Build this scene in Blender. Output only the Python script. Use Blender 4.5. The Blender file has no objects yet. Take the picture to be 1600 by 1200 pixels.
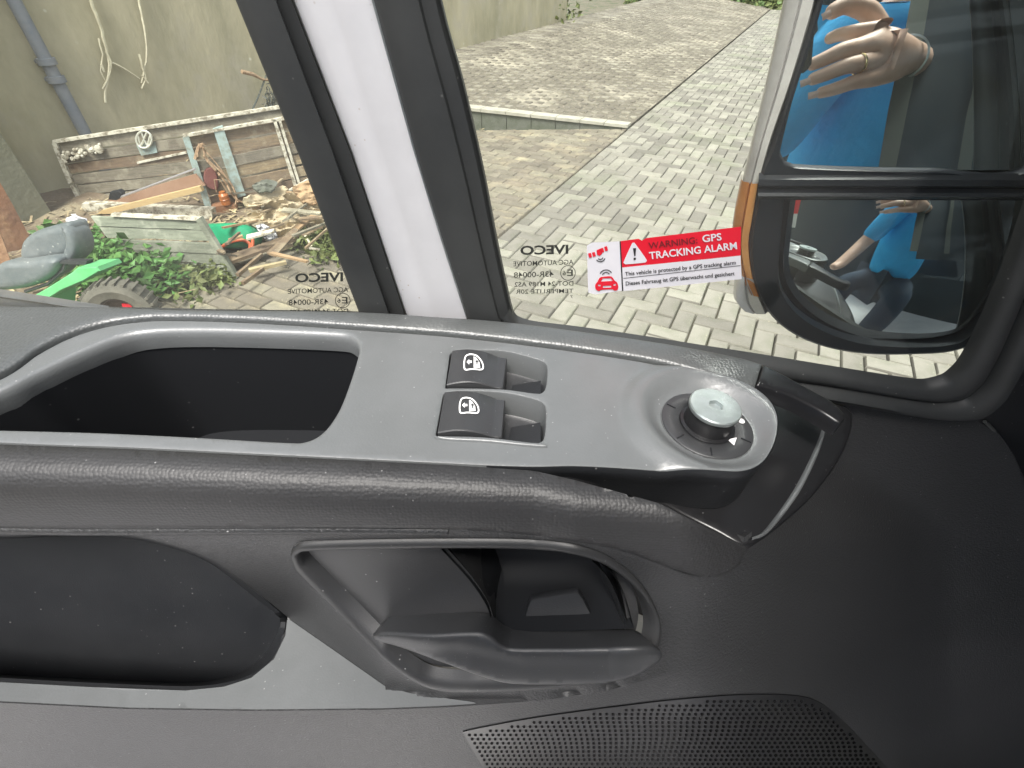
import bpy, bmesh, math, random
import numpy as np
from mathutils import Vector, Matrix, noise
from mathutils.geometry import delaunay_2d_cdt

random.seed(7)
R = math.radians
sc = bpy.context.scene
col = sc.collection

# ------------------------------------------------------------------ camera, world, sun, exposure
F = 760.0            # focal length in photo pixels (1600 wide)
PITCH = R(41.8)
H = 1.5
CAM = Vector((0, 0, H))
cam = bpy.data.cameras.new('camera'); camo = bpy.data.objects.new('camera', cam); col.objects.link(camo)
camo.location = CAM; camo.rotation_euler = (R(90) - PITCH, 0, 0)
cam.sensor_width = 36; cam.lens = 36 * F / 1600; cam.clip_start = 0.01; cam.clip_end = 500
sc.camera = camo
SUN_EL, SUN_AZ = R(64), R(-168)          # azimuth measured from +Y, to the right
w = bpy.data.worlds.new('World'); sc.world = w; w.use_nodes = True
nt = w.node_tree; nt.nodes.clear()
wo = nt.nodes.new('ShaderNodeOutputWorld'); bg = nt.nodes.new('ShaderNodeBackground')
sky = nt.nodes.new('ShaderNodeTexSky'); sky.sky_type = 'NISHITA'; sky.sun_disc = False
sky.sun_elevation = SUN_EL; sky.sun_rotation = SUN_AZ; sky.dust_density = 4.0; sky.air_density = 1.0
bg.inputs['Strength'].default_value = 0.15
hsv = nt.nodes.new('ShaderNodeHueSaturation'); hsv.inputs['Saturation'].default_value = .35      # thin overcast
nt.links.new(sky.outputs[0], hsv.inputs['Color']); nt.links.new(hsv.outputs[0], bg.inputs[0]); nt.links.new(bg.outputs[0], wo.inputs[0])
sun = bpy.data.lights.new('sun', 'SUN'); suno = bpy.data.objects.new('sun', sun); col.objects.link(suno)
sun.energy = 2.3; sun.angle = R(20); sun.color = (1.0, 0.96, 0.9)
sd = Vector((math.sin(SUN_AZ) * math.cos(SUN_EL), math.cos(SUN_AZ) * math.cos(SUN_EL), math.sin(SUN_EL)))
suno.rotation_euler = sd.to_track_quat('Z', 'Y').to_euler(); suno.location = sd * 30
sc.view_settings.view_transform = 'Standard'; sc.view_settings.look = 'None'
sc.view_settings.exposure = 1.2; sc.view_settings.gamma = 1.0; sc.view_settings.use_curve_mapping = False
sc.render.engine = 'CYCLES'

# ------------------------------------------------------------------ rays and surfaces
cp, sp = math.cos(PITCH), math.sin(PITCH)
def ray(px, py):
    a = px - 800; b = 600 - py
    return Vector((a, F * cp + b * sp, -F * sp + b * cp)) / F
def at(px, py, d): return CAM + ray(px, py) * d
def ground(px, py, z=0.0):
    r = ray(px, py); return CAM + r * ((z - H) / r.z)
def plane_surf(p0, n):
    n = n.normalized()
    def f(px, py):
        r = ray(px, py); return CAM + r * ((p0 - CAM).dot(n) / r.dot(n))
    return f
def depth_surf(d): return lambda px, py: at(px, py, d)
def smooth(a, b, x):
    t = max(0.0, min(1.0, (x - a) / (b - a))); return t * t * (3 - 2 * t)
def table(tab, x):
    if x <= tab[0][0]: return tab[0][1]
    for (a, b), (c, d) in zip(tab, tab[1:]):
        if x <= c: return b + (d - b) * (x - a) / (c - a)
    return tab[-1][1]
def nrm(surf, px, py, e=7.0):
    n = (surf(px + e, py) - surf(px - e, py)).cross(surf(px, py - e) - surf(px, py + e))
    n.normalize()
    if n.dot(ray(px, py)) > 0: n = -n
    return n
def off_surf(surf, h):
    return lambda px, py: surf(px, py) + nrm(surf, px, py) * h

# ------------------------------------------------------------------ 2D curve helpers
def cr(pts, closed=True, step=6.0):
    """Catmull-Rom through pts; a point given as (x, y, 1) is a sharp corner."""
    n = len(pts); out = []
    rng = range(n if closed else n - 1)
    for i in rng:
        p1 = pts[i]; p2 = pts[(i + 1) % n]
        p0 = pts[(i - 1) % n] if (closed or i > 0) else p1
        p3 = pts[(i + 2) % n] if (closed or i + 2 < n) else p2
        if len(p1) > 2: p0 = p1
        if len(p2) > 2: p3 = p2
        L = math.hypot(p2[0] - p1[0], p2[1] - p1[1]); k = max(1, int(L / step))
        for j in range(k):
            t = j / k
            q = []
            for c in (0, 1):
                m1 = (p2[c] - p0[c]) / 2; m2 = (p3[c] - p1[c]) / 2
                q.append((2*t**3-3*t*t+1)*p1[c] + (t**3-2*t*t+t)*m1 + (-2*t**3+3*t*t)*p2[c] + (t**3-t*t)*m2)
            out.append(tuple(q))
    if not closed: out.append(tuple(pts[-1][:2]))
    return out
def rsn(c, n):
    d = [0]
    for p, q in zip(c, c[1:]): d.append(d[-1] + math.hypot(q[0]-p[0], q[1]-p[1]))
    out = []; j = 0
    for i in range(n):
        t = d[-1]*i/(n-1)
        while j < len(d)-2 and d[j+1] < t: j += 1
        k = (t-d[j])/max(1e-9, d[j+1]-d[j]); out.append((c[j][0]+(c[j+1][0]-c[j][0])*k, c[j][1]+(c[j+1][1]-c[j][1])*k))
    return out
def area2(p):
    return sum(p[i][0]*p[(i+1) % len(p)][1] - p[(i+1) % len(p)][0]*p[i][1] for i in range(len(p)))
def offs(p, d):
    """move every vertex inwards by d"""
    s = 1 if area2(p) > 0 else -1
    out = []; n = len(p)
    for i in range(n):
        ax, ay = p[i][0]-p[i-1][0], p[i][1]-p[i-1][1]
        bx, by = p[(i+1) % n][0]-p[i][0], p[(i+1) % n][1]-p[i][1]
        la = math.hypot(ax, ay) or 1; lb = math.hypot(bx, by) or 1
        nx = -(ay/la + by/lb); ny = ax/la + bx/lb
        l = math.hypot(nx, ny) or 1
        c = max(0.5, l / 2)
        out.append((p[i][0] + s*nx/l*d/c, p[i][1] + s*ny/l*d/c))
    return out
def inside(poly, X, Y):
    n = len(poly); r = np.zeros(X.shape, bool)
    for i in range(n):
        x1, y1 = poly[i]; x2, y2 = poly[(i+1) % n]
        if y1 == y2: continue
        c = ((y1 > Y) != (y2 > Y)) & (X < (x2-x1)*(Y-y1)/(y2-y1)+x1)
        r ^= c
    return r

# ------------------------------------------------------------------ mesh helpers
class MB:
    def __init__(s): s.v = []; s.f = []; s.m = []; s.mats = []
    def mi(s, m):
        if m is None: return 0
        if m not in s.mats: s.mats.append(m)
        return s.mats.index(m)
    def add(s, vs, fs, m=None):
        b = len(s.v); s.v += [Vector(v) for v in vs]; k = s.mi(m)
        for f in fs: s.f.append(tuple(i + b for i in f)); s.m.append(k)
    def patch(s, poly, surf, m=None, step=12, holes=(), h=None, lines=()):
        P = [Vector(p[:2]) for p in poly]; E = [(i, (i+1) % len(poly)) for i in range(len(poly))]
        for ho in holes:
            b = len(P); P += [Vector(p[:2]) for p in ho]; E += [(b+i, b+(i+1) % len(ho)) for i in range(len(ho))]
        for ln in lines:
            b = len(P); P += [Vector(p[:2]) for p in ln]; E += [(b+i, b+i+1) for i in range(len(ln)-1)]
        xs = [p.x for p in P]; ys = [p.y for p in P]
        gx, gy = np.meshgrid(np.arange(min(xs)+step*.5, max(xs), step), np.arange(min(ys)+step*.5, max(ys), step))
        gx = gx.copy(); gx[1::2] += step*.5
        gx = gx.ravel(); gy = gy.ravel()
        ok = inside([tuple(p[:2]) for p in poly], gx, gy)
        for ho in holes: ok &= ~inside([tuple(p[:2]) for p in ho], gx, gy)
        gx = gx[ok]; gy = gy[ok]
        B = np.array([[p.x, p.y] for p in P])
        if len(gx):
            d = ((gx[:, None]-B[None, :, 0])**2 + (gy[:, None]-B[None, :, 1])**2).min(1)
            k = d > (step*.45)**2; gx = gx[k]; gy = gy[k]
        P += [Vector((float(a), float(b))) for a, b in zip(gx, gy)]
        vv, ee, ff, *_ = delaunay_2d_cdt(P, E, [], 0, 1e-7)
        if not ff: return
        cx = np.array([sum(vv[i].x for i in f)/len(f) for f in ff]); cy = np.array([sum(vv[i].y for i in f)/len(f) for f in ff])
        ok = inside([tuple(p[:2]) for p in poly], cx, cy)
        for ho in holes: ok &= ~inside([tuple(p[:2]) for p in ho], cx, cy)
        vs = []
        for q in vv:
            p3 = surf(q.x, q.y)
            if h: p3 = p3 + nrm(surf, q.x, q.y) * h(q.x, q.y)
            vs.append(p3)
        # y runs down in the photo: flip so the faces look at the camera
        s.add(vs, [tuple(reversed(f)) for f, o in zip(ff, ok) if o], m)
    def rim(s, poly, surf, prof, m=None, h=None, down=None):
        rows = []
        for (d, z) in prof:
            q = offs(poly, d) if abs(d) > 1e-9 else poly
            row = []
            for (x, y) in q:
                dirv = down if (down is not None and z < 0) else None
                p = surf(x, y)
                hh = h(x, y) if h else 0
                if dirv is not None: row.append(p + nrm(surf, x, y)*hh + dirv * (-z))
                else: row.append(p + nrm(surf, x, y) * (z + hh))
            rows.append(row)
        n = len(poly); vs = [p for r in rows for p in r]; fs = []
        for i in range(len(rows)-1):
            for j in range(n):
                fs.append((i*n+j, i*n+(j+1) % n, (i+1)*n+(j+1) % n, (i+1)*n+j))
        s.add(vs, fs, m)
    def loft(s, rows, m=None, closed=False, caps=False):
        n = len(rows[0]); vs = [p for r in rows for p in r]; fs = []
        assert all(len(r) == n for r in rows)
        for i in range(len(rows)-1):
            for j in range(n if closed else n-1):
                fs.append((i*n+j, i*n+(j+1) % n, (i+1)*n+(j+1) % n, (i+1)*n+j))
        if caps: fs.append(tuple(range(n))); fs.append(tuple(range((len(rows)-1)*n, len(rows)*n)))
        s.add(vs, fs, m)
    def prism(s, poly3, off, m=None):
        n = len(poly3); a = [Vector(p) for p in poly3]; b = [p + off for p in a]
        s.add(a + b, [tuple(range(n)), tuple(range(2*n-1, n-1, -1))] + [(i, (i+1) % n, n+(i+1) % n, n+i) for i in range(n)], m)
    def box(s, c, dims, m=None, rz=0.0, tilt=None):
        M = Matrix.Rotation(rz, 3, 'Z')
        if tilt is not None: M = tilt
        c = Vector(c); vs = []
        for x in (-.5, .5):
            for y in (-.5, .5):
                for z in (-.5, .5): vs.append(c + M @ Vector((x*dims[0], y*dims[1], z*dims[2])))
        s.add(vs, [(0,1,3,2),(4,6,7,5),(0,4,5,1),(2,3,7,6),(0,2,6,4),(1,5,7,3)], m)
    def tube(s, pts, r, m=None, n=8, closed=False, cap=True):
        pts = [Vector(p) for p in pts]; rs = r if isinstance(r, (list, tuple)) else [r]*len(pts)
        rows = []; up = Vector((0, 0, 1))
        t0 = (pts[1]-pts[0]).normalized()
        x = t0.cross(up) if abs(t0.dot(up)) < .95 else t0.cross(Vector((1, 0, 0)))
        x.normalize()
        for i, p in enumerate(pts):
            a = pts[i-1] if (i > 0 or closed) else p; b = pts[(i+1) % len(pts)] if (i < len(pts)-1 or closed) else p
            t = (b-a).normalized(); x = (x - t*x.dot(t)).normalized(); y = t.cross(x)
            rows.append([p + (x*math.cos(2*math.pi*k/n) + y*math.sin(2*math.pi*k/n))*rs[i] for k in range(n)])
        if closed: rows.append(rows[0])
        s.loft(rows, m, closed=True, caps=cap and not closed)
    def lathe(s, c, axis, prof, m=None, n=32, ref=None):
        axis = axis.normalized(); x = (ref or Vector((1, 0, 0))); x = (x - axis*x.dot(axis)).normalized(); y = axis.cross(x)
        rows = [[c + axis*z + (x*math.cos(2*math.pi*k/n) + y*math.sin(2*math.pi*k/n))*r for k in range(n)] for r, z in prof]
        s.loft(rows, m, closed=True)
    def build(s, name, m=None, parent=None, smooth_angle=35, weld=True, rec=True):
        me = bpy.data.meshes.new(name)
        me.from_pydata([tuple(v) for v in s.v], [], s.f)
        if m is not None: me.materials.append(m)
        for q in s.mats: me.materials.append(q)
        if s.mats:
            k = 1 if m is not None else 0
            me.polygons.foreach_set('material_index', [i + k for i in s.m])
        bm = bmesh.new(); bm.from_mesh(me)
        if weld: bmesh.ops.remove_doubles(bm, verts=bm.verts, dist=2e-6)
        bad = [f for f in bm.faces if f.calc_area() < 1e-14]
        if bad: bmesh.ops.delete(bm, geom=bad, context='FACES')
        if smooth_angle: bmesh.ops.recalc_face_normals(bm, faces=bm.faces)
        bm.to_mesh(me); bm.free()
        if smooth_angle:
            me.polygons.foreach_set('use_smooth', [True]*len(me.polygons))
            me.set_sharp_from_angle(angle=R(smooth_angle))
        o = bpy.data.objects.new(name, me); col.objects.link(o)
        if parent is not None:
            o.parent = parent; o.matrix_parent_inverse = pinv(parent)
        elif rec and len(me.vertices):
            co = np.empty(len(me.vertices)*3); me.vertices.foreach_get('co', co); co = co.reshape(-1, 3)
            b = Vector(((co[:,0].min()+co[:,0].max())/2, (co[:,1].min()+co[:,1].max())/2, co[:,2].min()))
            me.transform(Matrix.Translation(-b)); o.location = b
        return o
def pinv(p): return Matrix.Translation(-p.location) if p.parent is None else Matrix.Identity(4)
def root_loc(o):
    v = Vector((0, 0, 0))
    while o is not None:
        if o.parent is None: v = v + o.location; break
        o = o.parent
    return v
def tag(o, label=None, cat=None, group=None, kind=None):
    if label: o['label'] = label
    if cat: o['category'] = cat
    if group: o['group'] = group
    if kind: o['kind'] = kind
    return o
def thing(name, label, cat, loc, group=None):
    o = bpy.data.objects.new(name, None); col.objects.link(o); o.location = loc; o.empty_display_size = .05
    return tag(o, label, cat, group)
def part(poly, surf, prof, m=None, step=12, holes=(), mb=None, h=None, down=None):
    """closed plate: rounded rim following prof (inset px, height m), then a cap over the last inset"""
    mb = mb or MB()
    mb.rim(poly, surf, prof, m, h=h, down=down)
    d, z = prof[-1]
    hh = (lambda x, y: z + (h(x, y) if h else 0))
    mb.patch(offs(poly, d) if abs(d) > 1e-9 else poly, surf, m, step, holes, hh)
    return mb

# ------------------------------------------------------------------ materials
def mat(name, c, rough=.6, c2=None, scale=8, detail=6, bump=0, bscale=60, metal=0, spec=.5, coat=0, island=0, lo=.35, hi=.65,
        pattern=None, stretch=None, c3=None, c3scale=2, trans=0, alpha=1, speck=None):
    m = bpy.data.materials.new(name); m.use_nodes = True; t = m.node_tree; b = t.nodes['Principled BSDF']; L = t.links.new
    b.inputs['Base Color'].default_value = (*c, 1); b.inputs['Roughness'].default_value = rough
    b.inputs['Metallic'].default_value = metal; b.inputs['Specular IOR Level'].default_value = spec
    if coat: b.inputs['Coat Weight'].default_value = coat; b.inputs['Coat Roughness'].default_value = .15
    if trans: b.inputs['Transmission Weight'].default_value = trans
    tc = t.nodes.new('ShaderNodeTexCoord'); src = tc.outputs['Object']
    if stretch:
        mp = t.nodes.new('ShaderNodeMapping'); mp.inputs['Scale'].default_value = stretch[:3]
        if len(stretch) > 3: mp.inputs['Rotation'].default_value = (0, 0, stretch[3])
        L(src, mp.inputs[0]); src = mp.outputs[0]
    cur = None
    def mixc(f, a, bb):
        x = t.nodes.new('ShaderNodeMix'); x.data_type = 'RGBA'; L(f, x.inputs[0])
        for v, s in ((a, 6), (bb, 7)):
            if isinstance(v, tuple): x.inputs[s].default_value = (*v, 1)
            else: L(v, x.inputs[s])
        return x.outputs[2]
    if c2:
        n = t.nodes.new('ShaderNodeTexNoise'); n.inputs['Scale'].default_value = scale; n.inputs['Detail'].default_value = detail
        n.inputs['Roughness'].default_value = .65; L(src, n.inputs[0])
        rp = t.nodes.new('ShaderNodeMapRange'); rp.inputs[1].default_value = lo; rp.inputs[2].default_value = hi; L(n.outputs[0], rp.inputs[0])
        cur = mixc(rp.outputs[0], c, c2)
    if c3:
        n = t.nodes.new('ShaderNodeTexNoise'); n.inputs['Scale'].default_value = c3scale; n.inputs['Detail'].default_value = 8
        n.inputs['Roughness'].default_value = .7; L(tc.outputs['Object'], n.inputs[0])
        rp = t.nodes.new('ShaderNodeMapRange'); rp.inputs[1].default_value = .5; rp.inputs[2].default_value = .62; L(n.outputs[0], rp.inputs[0])
        cur = mixc(rp.outputs[0], cur if cur else c, c3)
    if speck:
        n = t.nodes.new('ShaderNodeTexVoronoi'); n.inputs['Scale'].default_value = speck[0]; L(tc.outputs['Object'], n.inputs[0])
        n2 = t.nodes.new('ShaderNodeTexNoise'); n2.inputs['Scale'].default_value = speck[0]*.23; L(tc.outputs['Object'], n2.inputs[0])
        rp = t.nodes.new('ShaderNodeMapRange'); rp.inputs[1].default_value = speck[1]; rp.inputs[2].default_value = speck[1]*.5
        L(n.outputs[0], rp.inputs[0])
        r2 = t.nodes.new('ShaderNodeMapRange'); r2.inputs[1].default_value = .5; r2.inputs[2].default_value = .62; L(n2.outputs[0], r2.inputs[0])
        mu = t.nodes.new('ShaderNodeMath'); mu.operation = 'MULTIPLY'; L(rp.outputs[0], mu.inputs[0]); L(r2.outputs[0], mu.inputs[1])
        cur = mixc(mu.outputs[0], cur if cur else c, speck[2])
    if island:
        g = t.nodes.new('ShaderNodeNewGeometry'); oi = t.nodes.new('ShaderNodeObjectInfo')
        ad = t.nodes.new('ShaderNodeMath'); ad.operation = 'ADD'; L(g.outputs['Random Per Island'], ad.inputs[0]); L(oi.outputs['Random'], ad.inputs[1])
        fr = t.nodes.new('ShaderNodeMath'); fr.operation = 'FRACT'; L(ad.outputs[0], fr.inputs[0])
        mr = t.nodes.new('ShaderNodeMapRange'); mr.inputs[3].default_value = 1-island; mr.inputs[4].default_value = 1+island*.6; L(fr.outputs[0], mr.inputs[0])
        hs = t.nodes.new('ShaderNodeHueSaturation'); L(mr.outputs[0], hs.inputs['Value'])
        mr2 = t.nodes.new('ShaderNodeMapRange'); mr2.inputs[3].default_value = .49; mr2.inputs[4].default_value = .51; L(fr.outputs[0], mr2.inputs[0])
        L(mr2.outputs[0], hs.inputs['Hue'])
        if cur: L(cur, hs.inputs['Color'])
        else: hs.inputs['Color'].default_value = (*c, 1)
        cur = hs.outputs[0]
    if cur: L(cur, b.inputs['Base Color'])
    if bump or pattern:
        bn = t.nodes.new('ShaderNodeBump'); bn.inputs['Strength'].default_value = bump or .5
        bn.inputs['Distance'].default_value = .001 if bscale > 150 else (.004 if bscale > 40 else .01)
        if pattern and pattern < 0:
            vo = t.nodes.new('ShaderNodeTexVoronoi'); vo.inputs['Scale'].default_value = -pattern; vo.inputs['Randomness'].default_value = .55
            L(tc.outputs['Object'], vo.inputs[0]); bn.inputs['Distance'].default_value = .0006; bn.invert = True; L(vo.outputs[0], bn.inputs['Height'])
        elif pattern:
            sx = t.nodes.new('ShaderNodeSeparateXYZ'); L(tc.outputs['Object'], sx.inputs[0])
            d = t.nodes.new('ShaderNodeMath'); d.operation = 'SUBTRACT'; L(sx.outputs[1], d.inputs[0]); L(sx.outputs[2], d.inputs[1])
            def sn(op, k):
                a = t.nodes.new('ShaderNodeMath'); a.operation = op; L(sx.outputs[0], a.inputs[0]); L(d.outputs[0], a.inputs[1])
                e = t.nodes.new('ShaderNodeMath'); e.operation = 'MULTIPLY'; L(a.outputs[0], e.inputs[0]); e.inputs[1].default_value = k
                f = t.nodes.new('ShaderNodeMath'); f.operation = 'SINE'; L(e.outputs[0], f.inputs[0]); return f.outputs[0]
            mu = t.nodes.new('ShaderNodeMath'); mu.operation = 'MULTIPLY'; L(sn('ADD', pattern), mu.inputs[0]); L(sn('SUBTRACT', pattern), mu.inputs[1])
            bn.inputs['Distance'].default_value = .0004
            L(mu.outputs[0], bn.inputs['Height'])
        else:
            n = t.nodes.new('ShaderNodeTexNoise'); n.inputs['Scale'].default_value = bscale; n.inputs['Detail'].default_value = 5; L(src, n.inputs[0])
            L(n.outputs[0], bn.inputs['Height'])
        L(bn.outputs[0], b.inputs['Normal'])
    return m

DUST = (.16, .16, .155)
M = {}
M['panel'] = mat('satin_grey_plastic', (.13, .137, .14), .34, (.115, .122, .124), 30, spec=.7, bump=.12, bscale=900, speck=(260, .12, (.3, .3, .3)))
M['sill'] = mat('grained_black_plastic', (.075, .08, .08), .40, (.064, .069, .069), 20, spec=.8, bump=.35, pattern=-520, speck=(160, .1, (.22, .22, .22)))
M['armrest'] = mat('soft_grained_armrest', (.028, .028, .029), .5, (.023, .023, .024), 15, spec=.5, bump=.32, pattern=-620, speck=(220, .1, (.2, .2, .2)))
M['door'] = mat('grey_brown_door_plastic', (.032, .0325, .034), .42, (.027, .0275, .0285), 12, spec=.5, bump=.5, bscale=800, speck=(190, .1, (.24, .24, .24)))
M['doorsmooth'] = mat('smooth_door_plastic', (.032, .0325, .034), .45, (.027, .0275, .0285), 12, spec=.5, bump=.12, bscale=1500, speck=(190, .1, (.24, .24, .24)))
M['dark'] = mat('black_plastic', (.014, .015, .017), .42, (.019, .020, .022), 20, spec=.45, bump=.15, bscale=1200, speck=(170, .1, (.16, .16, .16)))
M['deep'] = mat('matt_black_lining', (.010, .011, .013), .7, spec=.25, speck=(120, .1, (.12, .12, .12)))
M['gloss'] = mat('smooth_black_trim', (.012, .012, .013), .3, spec=.5, bump=.05, bscale=1500, speck=(240, .1, (.2, .2, .2)))
M['rocker'] = mat('switch_black', (.035, .036, .038), .38, spec=.5, bump=.1, bscale=2500, speck=(500, .12, (.14, .14, .14)))
M['icon'] = mat('white_print', (.8, .8, .8), .5)
M['rubber'] = mat('black_rubber_seal', (.028, .030, .031), .55, (.040, .042, .042), 14, spec=.4, bump=.1, bscale=400, speck=(150, .1, (.18, .18, .17)))
M['rubber2'] = mat('dusty_seal_lip', (.05, .053, .052), .5, (.085, .088, .082), 25, spec=.4, speck=(200, .12, (.25, .24, .22)))
M['white'] = mat('white_van_paint', (.62, .62, .64), .35, (.54, .54, .56), 9, spec=.5, coat=.5, speck=(180, .1, (.35, .28, .22)))
M['silver'] = mat('zinc_plated_steel', (.42, .46, .46), .38, (.34, .38, .37), 120, metal=.7, bump=.1, bscale=1500)
M['orange'] = mat('amber_lens', (.75, .28, .06), .25, (.6, .2, .04), 60, spec=.6, trans=.35)
M['clear'] = mat('clear_lens', (.62, .60, .58), .2, (.5, .48, .46), 60, spec=.6, trans=.3)
M['housing'] = mat('mirror_housing_plastic', (.012, .015, .02), .35, (.02, .022, .026), 20, spec=.4)
M['mirror'] = mat('mirror_silver', (.86, .90, .90), .012, metal=1)
M['mirror2'] = mat('wide_mirror_silver', (.82, .87, .87), .02, metal=1)
M['red'] = mat('sticker_red', (.72, .01, .03), .4, spec=.5)
M['paper'] = mat('sticker_white', (.75, .74, .78), .4, (.7, .69, .74), 60)
M['ink'] = mat('black_ink', (.02, .02, .022), .5)
M['darkred'] = mat('dark_red_ink', (.16, .015, .02), .5)
M['glassink'] = mat('ceramic_glass_print', (.03, .032, .028), .5)
M['skin'] = mat('skin', (.66, .44, .34), .5, (.60, .37, .27), 45, bump=.3, bscale=160)
M['shirt'] = mat('sky_blue_shirt', (.02, .42, .85), .8, (.015, .34, .72), 10, bump=1, bscale=14)
M['trousers'] = mat('navy_trousers', (.012, .03, .06), .85, (.01, .025, .05), 10)
M['phone'] = mat('black_phone', (.01, .012, .012), .2)
M['gold'] = mat('gold_ring', (.8, .6, .3), .25, metal=1)
# glass: clear pane with a thin dusty film
g = bpy.data.materials.new('window_glass'); g.use_nodes = True; t = g.node_tree; t.nodes.clear(); L = t.links.new
out = t.nodes.new('ShaderNodeOutputMaterial'); tr = t.nodes.new('ShaderNodeBsdfTransparent'); tr.inputs[0].default_value = (.93, .97, .94, 1)
gl = t.nodes.new('ShaderNodeBsdfGlossy'); gl.inputs['Roughness'].default_value = .03
fr = t.nodes.new('ShaderNodeFresnel'); fr.inputs[0].default_value = 1.3
m1 = t.nodes.new('ShaderNodeMixShader'); L(fr.outputs[0], m1.inputs[0]); L(tr.outputs[0], m1.inputs[1]); L(gl.outputs[0], m1.inputs[2])
df = t.nodes.new('ShaderNodeBsdfTranslucent'); df.inputs[0].default_value = (.75, .75, .68, 1)
df2 = t.nodes.new('ShaderNodeBsdfDiffuse'); df2.inputs[0].default_value = (.75, .75, .70, 1)
ma = t.nodes.new('ShaderNodeMixShader'); ma.inputs[0].default_value = .5; L(df.outputs[0], ma.inputs[1]); L(df2.outputs[0], ma.inputs[2])
tc = t.nodes.new('ShaderNodeTexCoord'); no = t.nodes.new('ShaderNodeTexNoise'); no.inputs['Scale'].default_value = 14; no.inputs['Detail'].default_value = 8; L(tc.outputs['Object'], no.inputs[0])
mr = t.nodes.new('ShaderNodeMapRange'); mr.inputs[1].default_value = .35; mr.inputs[2].default_value = .75; mr.inputs[3].default_value = .016; mr.inputs[4].default_value = .060; L(no.outputs[0], mr.inputs[0])
sx = t.nodes.new('ShaderNodeSeparateXYZ'); L(tc.outputs['Object'], sx.inputs[0]); gx = t.nodes.new('ShaderNodeMapRange')   # the rear pane is dirtier
gx.inputs[1].default_value = .16; gx.inputs[2].default_value = -.04; gx.inputs[3].default_value = .65; gx.inputs[4].default_value = 2.2; L(sx.outputs[0], gx.inputs[0])
mm = t.nodes.new('ShaderNodeMath'); mm.operation = 'MULTIPLY'; L(mr.outputs[0], mm.inputs[0]); L(gx.outputs[0], mm.inputs[1]); mr = mm
m2 = t.nodes.new('ShaderNodeMixShader'); L(mr.outputs[0], m2.inputs[0]); L(m1.outputs[0], m2.inputs[1]); L(ma.outputs[0], m2.inputs[2]); L(m2.outputs[0], out.inputs[0])
M['glass'] = g

# ================================================================== THE YARD (large structure first)
AZ = math.atan2(517, F*cp + 680*sp)
S = Vector((math.sin(AZ), math.cos(AZ), 0)); N = Vector((-S.y, S.x, 0))      # along the lane / towards the wall
Z = Vector((0, 0, 1))
M['soil'] = mat('joint_sand', (.12, .105, .075), .95, (.15, .135, .09), 9, bump=.6, bscale=90, c3=(.05, .07, .025), c3scale=3)
M['paver'] = mat('grey_concrete_block', (.265, .25, .21), .9, (.205, .195, .16), 5, bump=.5, bscale=110, island=.32, c3=(.20, .20, .15), c3scale=1.3, speck=(60, .2, (.40, .37, .28)))
M['paverb'] = mat('brown_concrete_block', (.22, .195, .15), .9, (.15, .135, .10), 6, bump=.5, bscale=110, island=.25, c3=(.30, .26, .18), c3scale=2.2, speck=(50, .25, (.4, .35, .24)))
M['plotb'] = mat('dusty_brown_block', (.21, .19, .15), .95, (.14, .125, .095), 14, bump=.8, bscale=70, island=.35, c3=(.27, .25, .20), c3scale=1.6, speck=(40, .25, (.45, .41, .3)))
M['gravel'] = mat('old_brown_setts', (.17, .15, .115), .95, (.11, .10, .075), 24, bump=1, bscale=30, c3=(.34, .31, .24), c3scale=1.2, speck=(34, .3, (.42, .38, .28)))
M['concrete'] = mat('kerb_concrete', (.42, .40, .33), .9, (.32, .31, .25), 10, bump=.4, bscale=80)
M['concrete_dark'] = mat('mossy_concrete', (.14, .145, .12), .9, (.09, .10, .07), 8, bump=.5, bscale=60)
M['wall'] = mat('stained_render', (.41, .37, .25), .95, (.27, .25, .16), 2.2, stretch=(1, 1, .45), bump=.5, bscale=25, c3=(.36, .33, .245), c3scale=1.1, speck=(7, .12, (.5, .48, .38)))
M['pier'] = mat('olive_render', (.19, .185, .13), .95, (.15, .15, .105), 4, bump=.4, bscale=30)
M['dirt'] = mat('dry_dirt', (.17, .125, .085), .97, (.11, .085, .055), 7, bump=.9, bscale=40, c3=(.24, .20, .13), c3scale=4, speck=(45, .25, (.38, .33, .22)))

g0 = ground(785, 365)                                   # a point on the seam between the two pavings
def loc(s, n, z=0): return Vector((g0.x, g0.y, 0)) + S*s + N*n + Z*z
def sn(p): d = Vector((p[0]-g0.x, p[1]-g0.y, 0)); return d.dot(S), d.dot(N)
wall_n = sn(ground(190, 290))[1]
s_end, _ = sn(ground(845, 60))

mb = MB(); mb.add([(-150,-150,-.045),(150,-150,-.045),(150,150,-.045),(-150,150,-.045)], [(0,1,2,3)])
tag(mb.build('ground', M['soil'], rec=False), kind='structure')

def block(mb, c, a, b, w, l, m=None, jit=True):
    """one paving block, top face with a chamfer"""
    z = random.uniform(-.003, .003) if jit else 0; e = .005
    t1 = random.uniform(-.012, .012); t2 = random.uniform(-.012, .012)
    vs = []
    for k, zz in ((0, -.045), (0, -.008), (e, 0)):
        for sx, sy in ((-1,-1),(1,-1),(1,1),(-1,1)):
            x = sx*(l/2-k); y = sy*(w/2-k)
            vs.append(c + a*x + b*y + Z*(zz + z + x*t1*.3 + y*t2*.3))
    fs = [(8,9,10,11)]
    for r in (0, 4):
        for i in range(4): fs.append((r+i, r+(i+1) % 4, r+4+(i+1) % 4, r+4+i))
    mb.add(vs, fs, m)

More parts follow.
